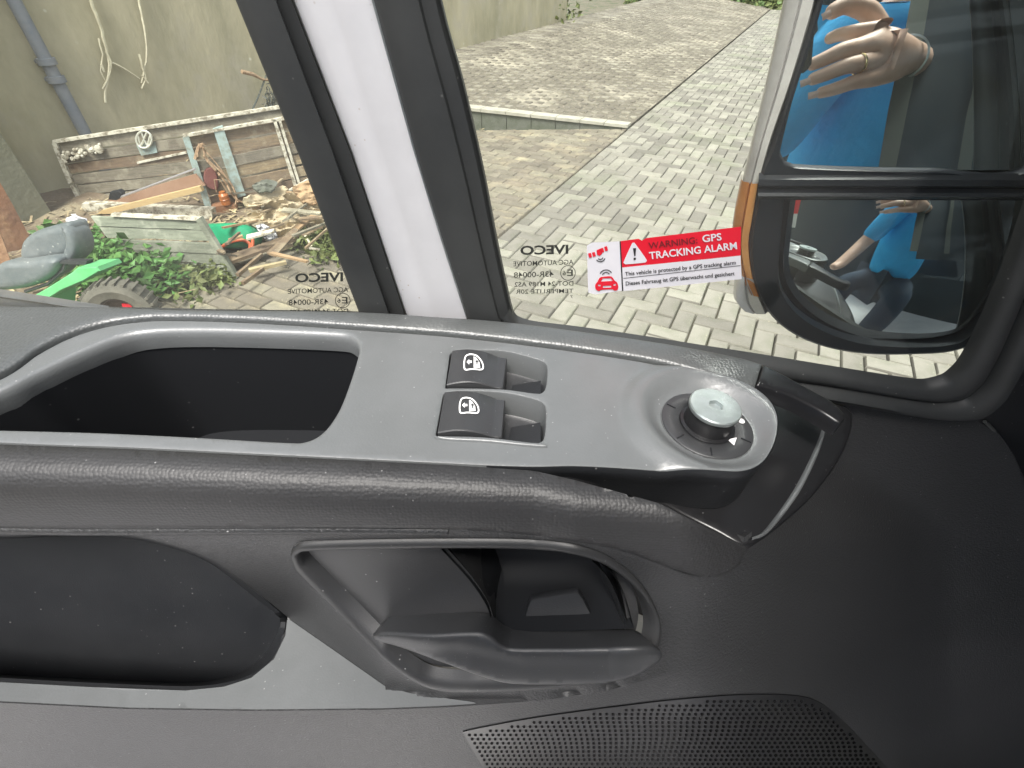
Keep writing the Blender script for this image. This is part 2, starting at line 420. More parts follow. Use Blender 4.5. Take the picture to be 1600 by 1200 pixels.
def visible(p):
    d = p - CAM; zc = d.y*cp - d.z*sp
    if zc <= .05: return None
    u = 800 + F*d.x/zc; v = 600 - F*(d.y*sp + d.z*cp)/zc
    return u, v, zc
def paving(name, cells, material, shapes_of, thickness=None):
    root = MB(); root.add([loc(*c, -.038) for c in cells['outline']], [tuple(range(len(cells['outline'])))])
    ro = root.build(name, M['soil'], rec=False); tag(ro, kind='structure')
    items = shapes_of
    def key(it):
        v = visible(it[0])
        if not v or not (-60 < v[0] < 1700 and -40 < v[1] < 600): return 1e9
        return v[2]
    items.sort(key=key)
    protos = {}
    for it in items[:300]:
        c, ang, wd, ln = it
        k = (round(ln, 3), round(wd, 3), random.randrange(5))
        if k not in protos:
            b = MB(); block(b, Vector((0,0,0)), Vector((1,0,0)), Vector((0,1,0)), wd, ln)
            me = b.build('paver', material, rec=False).data
            protos[k] = me; o = bpy.data.objects[-1] if False else None
            for oo in [x for x in col.objects if x.data == me]: bpy.data.objects.remove(oo)
        o = bpy.data.objects.new('paver', protos[k]); col.objects.link(o); o.parent = ro
        o.location = c; o.rotation_euler = (random.uniform(-.008,.008), random.uniform(-.008,.008), ang)
    far = MB()
    for c, ang, wd, ln in items[300:]:
        a = Vector((math.cos(ang), math.sin(ang), 0)); block(far, c, a, Vector((-a.y, a.x, 0)), wd, ln)
    fo = far.build('far_pavers', material, ro, weld=False, smooth_angle=0); tag(fo, kind='stuff')
    return ro
# right-hand lane: herringbone, blocks along and across the lane
LB, WB, J = .204, .102, .006
aS = math.atan2(S.y, S.x); aN = aS + math.pi/2
items = []
x0, x1, y0, y1 = -6.0, 24.0, -5.6, 0.0
for i in range(-70, 260):
    for j in range(-70, 20):
        # herringbone tiling: unit w; horizontal block at (i,j) where (i-j)%4==0, vertical where (i-j)%4==3
        s = i*WB; n = j*WB
        k = (i - j) % 4
        if k == 0: c = (s + WB, n + WB/2); ang = aS
        elif k == 3: c = (s + WB/2, n + WB); ang = aN
        else: continue
        if not (x0 < c[0] < x1 and y0 < c[1] < .15): continue
        if c[1] < -3.2 - max(0, c[0])*.16: continue
        hn = WB/2 if k == 0 else LB/2
        if c[1] - hn > -.02: continue
        if c[1] + hn > -.006:
            lo = c[1] - hn; nn_c = (lo - .006)/2; ex = -.006 - lo - J
            if ex < .015: continue
            if k == 0: items.append((loc(c[0], nn_c), ang, ex, LB - J))
            else: items.append((loc(c[0], nn_c), ang, WB - J, ex))
            continue
        items.append((loc(c[0], c[1]), ang, WB - J, LB - J))
paving('block_paving', {'outline': [(x0, y0-.2), (x1, y0-.2), (x1, -.02), (x0, -.02)]}, M['paver'], items)
# seam course and brown paving on the wall side
items = []
row = 0; s = -6.0
while s < 8.5:
    n = .06 + (LB/2 if row % 2 else 0) - LB
    while n < wall_n - .05:
        lo = max(n, .006); ex = n + LB - lo
        if ex > .03: items.append((loc(s, lo + ex/2), aN, WB - J, ex - J))
        n += LB
    s += WB; row += 1
items = [it for it in items]
paving('brown_paving', {'outline': [(-6, -.02), (8.5, -.02), (8.5, wall_n), (-6, wall_n)]}, M['paverb'], items)

# raised plot behind the concrete edging
A = ground(725, 203); B = ground(985, 200); sa, na = sn(A); sb, nb = sn(B)
D1 = ground(1225, 15)
def plotz(s, n): return 0.02 + .32*min(1.0, n/2.6)
mb = MB(); rows = []
e0 = (sa - (na-wall_n)*(sb-sa)/(nb-na)*-1, wall_n)
def edge_s(n): return sb + (n-nb)*(sa-sb)/(na-nb)
ns = [i*wall_n/14 for i in range(15)]
for k in range(40):
    rows.append([loc(edge_s(n) + (k/39)**1.5*(24-edge_s(n)), n, plotz(k, n)) for n in ns])
mb.loft(rows)
tag(mb.build('raised_plot', M['gravel'], rec=False), kind='structure')
cells = [(n, edge_s(n)) for n in ns]
kt = thing('concrete_edging', 'low dark concrete edging with pale top across the yard', 'edging', loc(sa, na))
for i in range(0, 14):
    n1, s1 = cells[i]; n2, s2 = cells[i+1]
    z1, z2 = plotz(0, n1), plotz(0, n2)
    b = MB(); g1 = .004
    P = [loc(s1-.03, n1+g1, -.03), loc(s2-.03, n2-g1, -.03), loc(s2+.06, n2-g1, -.03), loc(s1+.06, n1+g1, -.03)]
    Q = [loc(s1-.03, n1+g1, z1-.01), loc(s2-.03, n2-g1, z2-.01), loc(s2+.06, n2-g1, z2-.01), loc(s1+.06, n1+g1, z1-.01)]
    b.add(P+Q, [(0,1,5,4),(1,2,6,5),(2,3,7,6),(3,0,4,7),(4,5,6,7)], M['concrete_dark'])
    T = [loc(s1-.05, n1+g1, z1-.01), loc(s2-.05, n2-g1, z2-.01), loc(s2+.09, n2-g1, z2-.01), loc(s1+.09, n1+g1, z1-.01)]
    b.add(T+[p+Z*.03 for p in T], [(0,1,5,4),(1,2,6,5),(2,3,7,6),(3,0,4,7),(4,5,6,7),(3,2,1,0)], M['concrete'])
    b.build('edging_block', None, kt, smooth_angle=0)

pb = MB(); row = 0; s = 2.0
while s < 22:
    n = .02 + (LB/2 if row % 2 else 0) - LB
    while n < wall_n - .05:
        if n > 0 and s > edge_s(n) + .2: block(pb, loc(s, n + LB/2, plotz(min(39, 2*s), n) + .012), N, -S, WB - .012, LB - .012)
        n += LB
    s += WB; row += 1
pv = pb.build('small_pavers', M['plotb'], bpy.data.objects['raised_plot'], weld=False, smooth_angle=0); tag(pv, kind='stuff')

# yard wall with a long stained render face
wt = MB()
rows = []
for k in range(60):
    s = -9 + k*(s_end+9)/59
    rows.append([loc(s, wall_n + .012*math.sin(s*2.1+z*1.7) , z) for z in [i*.35-.1 for i in range(16)]])
wt.loft(rows)
wt.add([loc(-9, wall_n+.02, -.1), loc(s_end, wall_n+.02, -.1), loc(s_end, wall_n+.35, -.1), loc(-9, wall_n+.35, -.1),
        loc(-9, wall_n+.02, 5.15), loc(s_end, wall_n+.02, 5.15), loc(s_end, wall_n+.35, 5.15), loc(-9, wall_n+.35, 5.15)],
       [(1,2,6,5),(2,3,7,6),(4,5,6,7),(3,0,4,7)])
wo_ = wt.build('yard_wall', M['wall']); tag(wo_, 'tall stained olive rendered wall along the yard', 'wall')

# pier left of the pipe, rusty sheets beyond it
def vplane(pA, pB, lean=0.0):
    """upright plane through two ground points; lean pushes the top away from the camera"""
    d = (pB - pA); d.z = 0; d.normalize(); nn = Vector((-d.y, d.x, 0))
    if nn.dot(pA - CAM) < 0: nn = -nn
    n = (nn - Z*math.tan(lean)*1.0).normalized()
    return plane_surf(pA, n), nn
def slab(mb, quad, surf, nn, th, m=None):
    P = [surf(*q) for q in quad]; mb.prism(P, nn*th, m)
pa = ground(92, 350)
b = MB(); c0 = sn(pa)
for (a, bb) in (((c0[0]-.32, c0[1]), (c0[0], wall_n-.02)),):
    s1, n1 = a; s2, n2 = bb
    P = [loc(s1, n1), loc(s2, n1), loc(s2, n2), loc(s1, n2)]
    b.prism(P, Z*3.4)
po = b.build('rendered_pier', M['pier'], smooth_angle=0); tag(po, 'olive rendered pier standing against the yard wall at the left edge', 'pier')
b = MB(); pts = [ground(85, 347) + Vector((0,-.03,0)) + Z*t*.25 + Vector((.012*math.sin(t*2), 0, 0)) for t in range(9)]
b.tube(pts, .006, n=5)
tag(b.build('cable', mat('pale_cable', (.45,.45,.4), .7)), 'thin pale cable running up the corner of the olive pier', 'cable')
M['rust'] = mat('rusty_sheet', (.24, .11, .05), .85, (.16, .075, .04), 6, bump=.5, bscale=40, c3=(.30, .17, .09), c3scale=5)
rt = thing('rusty_sheet_pile', 'rust brown metal sheets leaning at the far left of the yard', 'metal sheets', ground(0, 440))
sf, nn = vplane(ground(-120, 455), ground(70, 395), .12)
b = MB(); slab(b, [(-120, 455), (62, 400), (20, 320), (0, 285), (-160, 300)], sf, nn, .01); b.build('sheet', M['rust'], rt, smooth_angle=0)
sf, nn = vplane(ground(-120, 470), ground(30, 440), .2)
b = MB(); slab(b, [(-120, 470), (30, 445), (10, 390), (-5, 350), (-160, 350)], sf, nn, .01); b.build('sheet', M['rust'], rt, smooth_angle=0)

# far end: bank, hedge and a darker building side
bk = MB(); rows = []
for k in range(24):
    n = 4.5 - k*.75
    rows.append([loc(s_end + 10.5 + .3*math.sin(n), n, -.02)] + [loc(s_end + 10.5 + q*.7 + .25*math.sin(n*1.7+q), n, .12 + q*.42) for q in range(1, 9)])
bk.loft(rows); M['bank'] = mat('grass_bank', (.075, .085, .03), .95, (.10, .11, .045), 5, bump=1, bscale=14, c3=(.13, .12, .05), c3scale=1.5)
tag(bk.build('bank', M['bank'], rec=False), kind='structure')

def leaf_mesh(mb, centers, size, m=None, flat=.6, elong=1.7):
    for c in centers:
        d = Vector((random.gauss(0,1), random.gauss(0,1), random.gauss(0,1)*flat + .3)).normalized()
        q = d.cross(Vector((random.gauss(0,1), random.gauss(0,1), random.gauss(0,1)))).normalized()
        s = size * random.uniform(.6, 1.3)
        e = d*s*elong*.5; f = q*s*.5; nrm_ = d.cross(q)*s*.15
        mb.add([c-e, c+f+nrm_, c+e, c-f+nrm_], [(0,1,2),(0,2,3)], m)
M['leafA'] = mat('leaf_green', (.07, .13, .03), .6, (.11, .17, .05), 20, island=.35)
M['leafB'] = mat('leaf_yellow_green', (.15, .17, .05), .6, (.10, .13, .04), 20, island=.35)
M['nettle'] = mat('nettle_green', (.06, .16, .03), .6, (.10, .22, .05), 20, island=.3)
hb = MB(); cs = []
for k in range(26000):
    n = random.uniform(-13, 5); q = random.random()**1.3
    cs.append(loc(s_end + 10.0 + q*3.2 + random.gauss(0,.12), n, max(.02, q*3.0 + random.gauss(0,.12)*(.4+q))))
leaf_mesh(hb, cs[:15000], .13, M['leafB'], elong=2.2); leaf_mesh(hb, cs[15000:], .12, M['leafA'])
tag(hb.build('grass_and_brambles', None, weld=False, smooth_angle=0, rec=False), 'rough grass and brambles along the far end of the yard', 'undergrowth', kind='stuff')
# weeds at the end of the wall
hb = MB(); c_ = ground(848, 58)
leaf_mesh(hb, [c_ + Vector((random.gauss(0,.35), random.gauss(0,.5), abs(random.gauss(0,.45)))) for _ in range(1400)], .08, M['leafB'])
tag(hb.build('bush', None, weld=False, smooth_angle=0), 'yellow green bush at the far end of the rendered wall', 'bush')

# downpipe on the wall
M['pipe'] = mat('blue_grey_pipe', (.14, .16, .19), .5, (.20, .21, .22), 8, bump=.2, bscale=80)
wsurf = plane_surf(loc(0, wall_n-.07), N)
dp = thing('downpipe', 'blue grey downpipe with a coupling on the stained wall', 'drainpipe', loc(sn(wsurf(75,100))[0], wall_n-.07))
top = wsurf(75, 100); pxy = Vector((top.x, top.y, 0))
b = MB(); b.tube([pxy + Z*.12, pxy + Z*1.28], .042, n=14); b.build('lower_pipe', M['pipe'], dp)
b = MB(); b.tube([pxy + Z*1.28, pxy + Z*3.6], .05, n=14); b.build('upper_pipe', M['pipe'], dp)
zc = wsurf(85, 108).z
for z in (zc-.06, zc+.05): b = MB(); b.tube([pxy + Z*(z-.02), pxy + Z*(z+.02)], .058, n=14); b.box(pxy + Z*z + N*.04, (.09,.05,.02), rz=aS); b.build('pipe_bracket', M['pipe'], dp)

# dried climber stems on the wall
M['twig'] = mat('bleached_twig', (.62, .58, .42), .9, (.45, .40, .28), 12)
ws2 = plane_surf(loc(0, wall_n-.02), N)
def vine(lines, label):
    b = MB()
    for ln, r in lines:
        pts = cr(ln, closed=False, step=9)
        pts = [(x + random.gauss(0, .8), y + random.gauss(0, .6)) for x, y in pts]
        b.tube([ws2(x, y) - N*random.uniform(0, .012) for x, y in pts], [r*(1-.5*i/len(pts)) for i in range(len(pts))], n=5)
    return tag(b.build('dried_climber', M['twig']), label, 'dead vine')
vine([([(118,-60),(140,0),(155,40),(165,75),(170,100),(166,130),(163,160)], .014), ([(165,80),(172,95),(170,115),(160,140)], .010),
      ([(154,60),(160,85),(156,110),(164,125)], .008), ([(157,100),(163,112)], .010), ([(170,97),(195,108),(218,123)], .009)],
     'forked dead climber stem bleached pale, the left one on the wall')
vine([([(205,-60),(215,0),(224,40),(228,75),(226,105),(222,130)], .012), ([(217,85),(221,105),(228,122),(219,138)], .009), ([(222,118),(231,130)], .008)],
     'thin dead climber stem hanging right of the forked one on the wall')

# dirt heap along the wall
b = MB(); rows = []
for i in range(50):
    s = -3.6 + i*.125
    r = []
    for j in range(26):
        q = j/25
        edge = .95 + .18*math.sin(s*2.3) + .12*math.sin(s*5.1+1) + .3*smooth(-.6, 1.2, s)
        n = wall_n + .02 - q*(wall_n - (wall_n-1.75+ .25*math.sin(s*3)))*1.0
        z = .10*(1-q)**1.2 + .02*math.sin(s*9+j) * (1-q) + random.uniform(-.006, .006) + (.012 if q < .93 else -.05)
        r.append(loc(s, n, z))
    rows.append(r)
b.loft(rows); tag(b.build('dirt', M['dirt'], rec=False), kind='structure')
# litter of chips and straw over the dirt
M['straw'] = mat('straw_and_chips', (.42, .34, .20), .9, (.25, .19, .11), 9, island=.4)
b = MB(); cs = []
for _ in range(2600):
    s = random.uniform(-2.4, 2.6); q = abs(random.gauss(0, .55)); n = wall_n - 1.55 + random.gauss(0, .22) if random.random() < .5 else wall_n - random.uniform(.2, 1.8)
    cs.append(loc(s, n, .03 + max(0, (n-(wall_n-1.7)))*.055))
for c in cs:
    a = random.uniform(0, math.pi); l = random.uniform(.01, .05); ww = random.uniform(.003, .01)
    u = Vector((math.cos(a), math.sin(a), random.gauss(0,.2)))*l; v = Vector((-math.sin(a), math.cos(a), 0))*ww
    b.add([c-u-v, c+u-v, c+u+v, c-u+v], [(0,1,2,3)])
tag(b.build('straw_and_wood_chips', M['straw'], weld=False, smooth_angle=0, rec=False), 'straw, chips and splinters strewn over the dirt', 'litter', kind='stuff')

# ------------------------------------------------------------------ junk
M['wood'] = mat('weathered_grey_boards', (.26, .23, .17), .9, (.16, .14, .10), 10, bump=.8, bscale=60, stretch=(1,1,9), island=.3, c3=(.34, .31, .23), c3scale=6)
M['wood2'] = mat('brown_weathered_boards', (.24, .17, .10), .9, (.15, .11, .075), 10, bump=.8, bscale=60, stretch=(1,1,9), island=.3, c3=(.32, .26, .17), c3scale=7)
M['wood3'] = mat('pale_green_boards', (.22, .235, .175), .9, (.14, .155, .115), 10, bump=.7, bscale=60, stretch=(1,1,9), island=.2, c3=(.31, .32, .25), c3scale=7)
M['peel'] = mat('peeling_white_paint', (.55, .52, .42), .85, (.20, .17, .12), 22, lo=.45, hi=.6, bump=.6, bscale=90)
M['bluep'] = mat('faded_blue_paint', (.30, .38, .36), .8, (.22, .24, .20), 18, lo=.45, hi=.62, bump=.4, bscale=90)
M['pine'] = mat('fresh_timber', (.55, .40, .20), .7, (.47, .33, .16), 20, stretch=(1,1,8))
M['board'] = mat('brown_board', (.22, .12, .07), .8, (.28, .17, .11), 6)
def lerp(a, b, t): return (a[0]+(b[0]-a[0])*t, a[1]+(b[1]-a[1])*t)
def boards(root, TL, TR, BR, BL, n, surf, nn, mats, th=.022, gap=.06, name='board'):
    for i in range(n):
        t1 = (i+gap)/n + random.uniform(0, .01); t2 = (i+1-gap)/n - random.uniform(0, .01)
        q = [lerp(TL, BL, t1), lerp(TR, BR, t1), lerp(TR, BR, t2), lerp(TL, BL, t2)]
        b = MB(); o3 = nn*(random.uniform(-.006, .012)); P = [surf(*p)+o3 for p in q]
        # subdivide along and let the edge waver like old wood
        k = 9; tp = [P[0].lerp(P[1], j/k) + Z*random.gauss(0,.002) for j in range(k+1)]; bt = [P[3].lerp(P[2], j/k) + Z*random.gauss(0,.002) for j in range(k+1)]
        b.loft([[p for p in tp], [p for p in bt], [p+nn*th for p in bt], [p+nn*th for p in tp], [p for p in tp]])
        b.add([tp[0], bt[0], bt[0]+nn*th, tp[0]+nn*th], [(0,1,2,3)]); b.add([tp[-1], bt[-1], bt[-1]+nn*th, tp[-1]+nn*th], [(3,2,1,0)])
        b.build(name, mats[i % len(mats)], root, smooth_angle=0)
def bar(root, a, b_, wpx, surf, nn, m, th=.03, name='rail', out=.0):
    dx, dy = b_[0]-a[0], b_[1]-a[1]; l = math.hypot(dx, dy); ox, oy = -dy/l*wpx/2, dx/l*wpx/2
    mb = MB(); q = [(a[0]+ox, a[1]+oy), (b_[0]+ox, b_[1]+oy), (b_[0]-ox, b_[1]-oy), (a[0]-ox, a[1]-oy)]
    P = [surf(*p) - nn*out for p in q]; mb.prism(P, nn*th, None)
    return mb.build(name, m, root, smooth_angle=0)
# big board panel against the wall
sf, nn = vplane(ground(130, 325), ground(480, 305), .12)
r1 = thing('plank_hoarding', 'long grey plank panel with peeling white edges leaning behind the round emblem', 'wooden panel', ground(300, 315), 'old plank panels')
boards(r1, (88,224), (520,158), (520,292), (134,322), 6, sf, nn, [M['wood'], M['wood'], M['wood2'], M['wood']])
bar(r1, (84,221), (520,154), 5, sf, nn, M['peel'], name='top_rail', out=.02)
bar(r1, (86,222), (112,285), 7, sf, nn, M['peel'], name='stile', out=.02)
bar(r1, (114,288), (133,326), 6, sf, nn, M['peel'], name='stile', out=.02)
bar(r1, (215,254), (292,238), 3, sf, nn, M['peel'], name='moulding', out=.01)
# framed panel in front
sf2, nn2 = vplane(ground(326, 338), ground(480, 312), .10)
r2 = thing('plank_hoarding', 'smaller brown plank panel with white frame and one pale blue stile', 'wooden panel', ground(400, 325), 'old plank panels')
boards(r2, (292,214), (500,178), (520,285), (334,326), 6, sf2, nn2, [M['wood2'], M['wood2'], M['wood'], M['wood2']], th=.015)
bar(r2, (286,211), (500,174), 4, sf2, nn2, M['peel'], name='top_rail', out=.03)
bar(r2, (290,212), (328,330), 10, sf2, nn2, M['bluep'], name='stile', out=.03)
bar(r2, (340,198), (376,306), 16, sf2, nn2, M['bluep'], name='stile', out=.025)
bar(r2, (428,186), (462,292), 5, sf2, nn2, M['peel'], name='stile', out=.03)
bar(r2, (436,186), (468,290), 4, sf2, nn2, M['peel'], name='stile', out=.03)
# low fallen panel
sf3, nn3 = vplane(ground(215, 428), ground(372, 434), .35)
r3 = thing('plank_hoarding', 'fallen pale green grey plank panel lying low above the nettles', 'wooden panel', ground(300, 430), 'old plank panels')
boards(r3, (140,338), (316,344), (368,432), (205,424), 5, sf3, nn3, [M['wood3']], th=.02, gap=.04)
bar(r3, (175,335), (316,342), 4, sf3, nn3, M['peel'], name='top_rail', out=.012)
bar(r3, (312,340), (370,434), 8, sf3, nn3, M['wood3'], name='stile', out=.02)
# loose rail, timber, board, broom
sfl, nnl = vplane(ground(140, 345), ground(330, 350), .05)
b = MB(); slab(b, [(128,318),(330,328),(332,342),(126,333)], sfl, nnl, .06)
tag(b.build('loose_rail', M['peel'], smooth_angle=0), 'loose white peeling rail lying between the plank panels', 'rail')
b = MB(); slab(b, [(158,329),(312,291),(316,299),(175,334),(150,335)], plane_surf(sfl(200,330)-nnl*.06, nnl), nnl, .03)
tag(b.build('timber_batten', M['pine'], smooth_angle=0), 'fresh yellow timber batten lying across the panels', 'timber')
b = MB(); slab(b, [(168,312),(305,272),(320,290),(190,326)], plane_surf(sfl(200,330)+nnl*.05, nnl-Z*.3), nnl, .015)
tag(b.build('brown_board', M['board'], smooth_angle=0), 'dark brown board under the yellow timber batten', 'board')
bt = thing('broom', 'metal pole with a black head lying on the brown board', 'broom', sfl(180, 305))
ps = plane_surf(sfl(200,330)-nnl*.03, nnl)
b = MB(); b.tube([ps(188,308), ps(305,264)], .007, n=8); b.build('pole', mat('aluminium_pole', (.6,.58,.62), .35, metal=.7), bt)
b = MB(); q = part(cr([(169,312,1),(172,300,1),(186,297,1),(192,301,1),(190,309,1),(182,313,1)], step=4), ps, [(0,-.03),(0,.0),(1.5,.008)], step=6, mb=b); b.build('head', M['deep'], bt)
# emblem with a small plate
et = thing('round_emblem', 'round chrome car emblem ring with V over W above a grey plate', 'emblem', sf(228, 235))
es = off_surf(sf, .03); ec = (228.0, 217.0)
M['chromeo'] = mat('dull_chrome', (.72, .72, .62), .35, metal=.5)
def emb(x, y): return es(ec[0] + x*12, ec[1] - y*13)
b = MB(); ring = [emb(math.cos(a*math.pi/20), math.sin(a*math.pi/20)) for a in range(40)]
b.tube(ring, .0075, closed=True, n=6)
for ln in ([(-.38,.9),(0,.08),(.38,.9)], [(-.8,.5),(-.42,-.78),(0,.0),(.42,-.78),(.8,.5)]):
    for p, q in zip(ln, ln[1:]): b.tube([emb(*p), emb(*q)], .006, n=5)
b.build('ring', M['chromeo'], et)
b = MB(); slab(b, [(214,226),(243,222),(247,238),(222,243)], off_surf(sf, .012), nn, .008); b.build('plate', M['bluep'], et, smooth_angle=0)
# white knobbly things at the left of the big panel
b = MB(); ks = off_surf(sf, .03)
for k in range(34):
    x = random.uniform(100, 160); y = 247 - (x-100)*.30 + random.uniform(-9, 7)
    c = ks(x, y); s = random.uniform(.008, .02)
    b.lathe(c, Vector((random.gauss(0,1), random.gauss(0,1), random.gauss(0,1))), [(0,-s),(s*.8,-s*.6),(s,0),(s*.7,s*.7),(0,s)], n=6)
b.lathe(ks(158,232), nn, [(0,-.02),(.028,-.01),(.03,0),(.02,.01),(0,.012)], n=12)
tag(b.build('shell_garland', M['peel']), 'cluster of whitish shells hung at the left end of the plank panel', 'garland')
# rope and lamp
M['rope'] = mat('brown_rope', (.26, .16, .09), .9, (.38, .27, .17), 40, bump=.6, bscale=150)
rs = off_surf(sf2, .06); b = MB()
for ln, r in (([(312,222),(308,240),(316,225),(322,245),(336,262),(352,282),(362,300),(372,312)], .008), ([(318,240),(332,254),(350,270),(364,290),(370,308),(385,314)], .007),
              ([(305,246),(310,228),(318,222)], .01), ([(320,232),(345,262),(368,298),(366,318)], .005)):
    b.tube([rs(*p) - nn2*random.uniform(0,.02) for p in cr(ln, closed=False, step=5)], r, n=6)
tag(b.build('rope', M['rope']), 'tangled brown rope hanging over the white framed panel', 'rope')
lt = thing('lantern', 'small orange lantern hanging under the brown rope', 'lantern', rs(350, 320))
up = Z; lc = rs(350, 306)
b = MB(); b.lathe(lc, up, [(0,-.05),(.03,-.05),(.034,-.045),(.034,-.01),(.037,-.008),(.034,-.005),(.034,.02),(.022,.035),(.022,.045),(0,.045)], n=14); b.build('glass_body', mat('orange_glass', (.50,.17,.04), .3, (.28,.09,.03), 30), lt)
b = MB(); b.tube([lc+Z*.06+Vector((-.04,0,-.02)), lc+Z*.13+Vector((-.02,0,0)), lc+Z*.13+Vector((.02,0,0)), lc+Z*.06+Vector((.04,0,-.02))], .004, n=5); b.build('handle', M['rope'], lt)
b = MB(); cl = part(cr([(322,262),(336,262),(342,285),(338,296),(322,290),(318,275)], step=4), off_surf(sf2,.035), [(0,-.01),(2,.01)], step=5, mb=b)
tag(b.build('red_rag', mat('dull_red_cloth', (.16,.055,.045), .9, bump=.5, bscale=30)), 'dull red rag tucked behind the brown rope', 'rag')
b = MB(); q = part(cr([(332,318),(362,315),(372,322),(368,345),(335,348),(326,335)], step=4), off_surf(sf2,.05), [(0,-.08),(0,0),(3,.02)], step=5, mb=b)
tag(b.build('rusty_tin', M['rust']), 'rust brown tin below the orange lantern', 'tin')

# draped sacks heap
M['sack'] = mat('tan_sacking', (.46, .38, .25), .9, (.34, .27, .17), 7, bump=.6, bscale=35, c3=(.55, .49, .36), c3scale=5)
M['card'] = mat('wet_cardboard', (.40, .27, .15), .9, (.30, .20, .11), 7, bump=.4, bscale=35)
def heap(outline, surf, hgt, m, label, name, cat, folds=6, seed=0):
    random.seed(seed); ph = [random.uniform(0, 6.28) for _ in range(6)]
    xs = [p[0] for p in outline]; ys = [p[1] for p in outline]; cx, cy = sum(xs)/len(xs), sum(ys)/len(ys)
    ct, st_ = math.cos(-.35 + ph[0]*.1), math.sin(-.35 + ph[0]*.1)
    def hf(x, y):
        e = smooth(0, 1, 1 - max(abs(x-cx)/(max(xs)-min(xs))*1.9, abs(y-cy)/(max(ys)-min(ys))*1.9))
        u = (x-cx)*ct - (y-cy)*st_; v = (x-cx)*st_ + (y-cy)*ct
        w1 = noise.noise(Vector((u/26, v/26, ph[1])))*9
        r1 = 1 - abs(noise.noise(Vector(((u+w1)/40, (v+w1)/10, ph[2]))))*2.4; r2 = 1 - abs(noise.noise(Vector(((u+w1)/16, (v-w1)/5, ph[3]))))*2.2
        return hgt*(.3*e + .75*r1 + .35*r2)
    b = MB(); q = cr([(x+random.gauss(0,1.5), y+random.gauss(0,1.5), 1) if k % 2 else (x, y) for k, (x, y) in enumerate(outline)], step=3); q = [(x+random.gauss(0,.5), y+random.gauss(0,.5)) for x, y in q]
    b.rim(q, surf, [(0, -.02), (0, 0)], h=hf); b.patch(q, surf, step=1.8, h=hf)
    o = b.build(name, m, smooth_angle=50); return tag(o, label, cat)
hs, hn = vplane(ground(375, 395), ground(530, 350), .65)
heap([(372,350),(400,330),(440,308),(475,300),(510,310),(520,345),(505,372),(470,378),(440,392),(425,370),(395,358)], hs, .07, M['sack'], 'heap of crumpled tan sacks in front of the brown panel', 'sacks', 'sacks', 6, 3)
hs2 = off_surf(hs, .05)
heap([(455,300),(480,288),(510,285),(518,312),(495,325),(470,322)], hs2, .04, M['card'], 'torn brown cardboard sheet on top of the tan sacks', 'cardboard', 'cardboard', 3, 5)
heap([(380,315),(410,308),(440,296),(452,303),(430,318),(400,326),(385,327)], off_surf(hs,.04), .04, M['sack'], 'narrow roll of tan sacking under the panel', 'sacking_roll', 'sacking', 5, 9)
heap([(395,352),(412,354),(428,368),(440,392),(426,390),(408,372)], off_surf(hs,.06), .03, mat('black_white_plastic', (.05,.05,.06), .4, (.5,.5,.5), 30, lo=.45, hi=.55), 'crumpled black and white plastic bag on the sacks', 'plastic_bag', 'bag', 7, 11)
heap([(392,300),(405,292),(420,290),(432,296),(425,308),(405,312)], off_surf(hs,.1), .03, M['concrete_dark'], 'crumpled dark green bag above the sacking roll', 'dark_bag', 'bag', 7, 12)
random.seed(21)
# green plastic tub
gs, gn = vplane(ground(330, 400), ground(405, 395), .5)
b = MB(); q = cr([(322,352),(345,349),(380,350),(396,358),(400,372),(392,384),(365,388),(345,386),(330,374)], step=4)
part(q, gs, [(0,-.12),(0,0),(2,.02),(6,.035)], step=5, mb=b, h=lambda x, y: .02*math.sin((x-320)/80*3.1))
tag(b.build('green_tub', mat('bright_green_plastic', (.01,.30,.14), .3, (.01,.22,.10), 15)), 'bright green plastic container lying beside the fallen panel', 'container')
# orange hose
b = MB(); hs3 = off_surf(gs, .06)
loop = [(345,402),(352,388),(366,379),(384,376),(396,382),(394,392),(380,400),(360,403),(345,402),(375,401),(398,390),(400,372)]
b.tube([hs3(*p) for p in cr(loop, closed=False, step=4)], .010, n=8)
tag(b.build('orange_hose', mat('orange_rubber', (.62,.13,.05), .5)), 'looped orange hose on the green container', 'hose')
# plank and sticks on the ground
def stick(a, b_, w_, m, label, cat='stick', name='stick', th=.02, z=.06):
    A_, B_ = ground(*a, z), ground(*b_, z); d = (B_-A_).normalized(); s = Vector((-d.y, d.x, 0))*w_/2
    mb = MB(); mb.prism([A_-s, B_-s*.8, B_+s*.7, A_+s], Z*th); return tag(mb.build(name, m, smooth_angle=0), label, cat)
stick((348,412), (520,352), .10, M['wood2'], 'old brown plank below the sacks', 'plank', 'plank')
stick((390,425), (448,412), .03, M['straw'], 'short split lath on the dirt right of the fallen panel', 'lath', 'lath')
stick((372,432), (410,400), .02, M['wood2'], 'dark stick leaning from the corner of the fallen panel')
stick((380,445), (412,422), .02, M['wood2'], 'dark stick nearest to the paving')
stick((425,398), (458,385), .015, M['straw'], 'pale stick below the black and white bag')
stick((478,372), (490,392), .015, M['twig'], 'short pale twig below the tan sacks')
WL = 'grey splinter of board scattered among the junk in front of the panels'
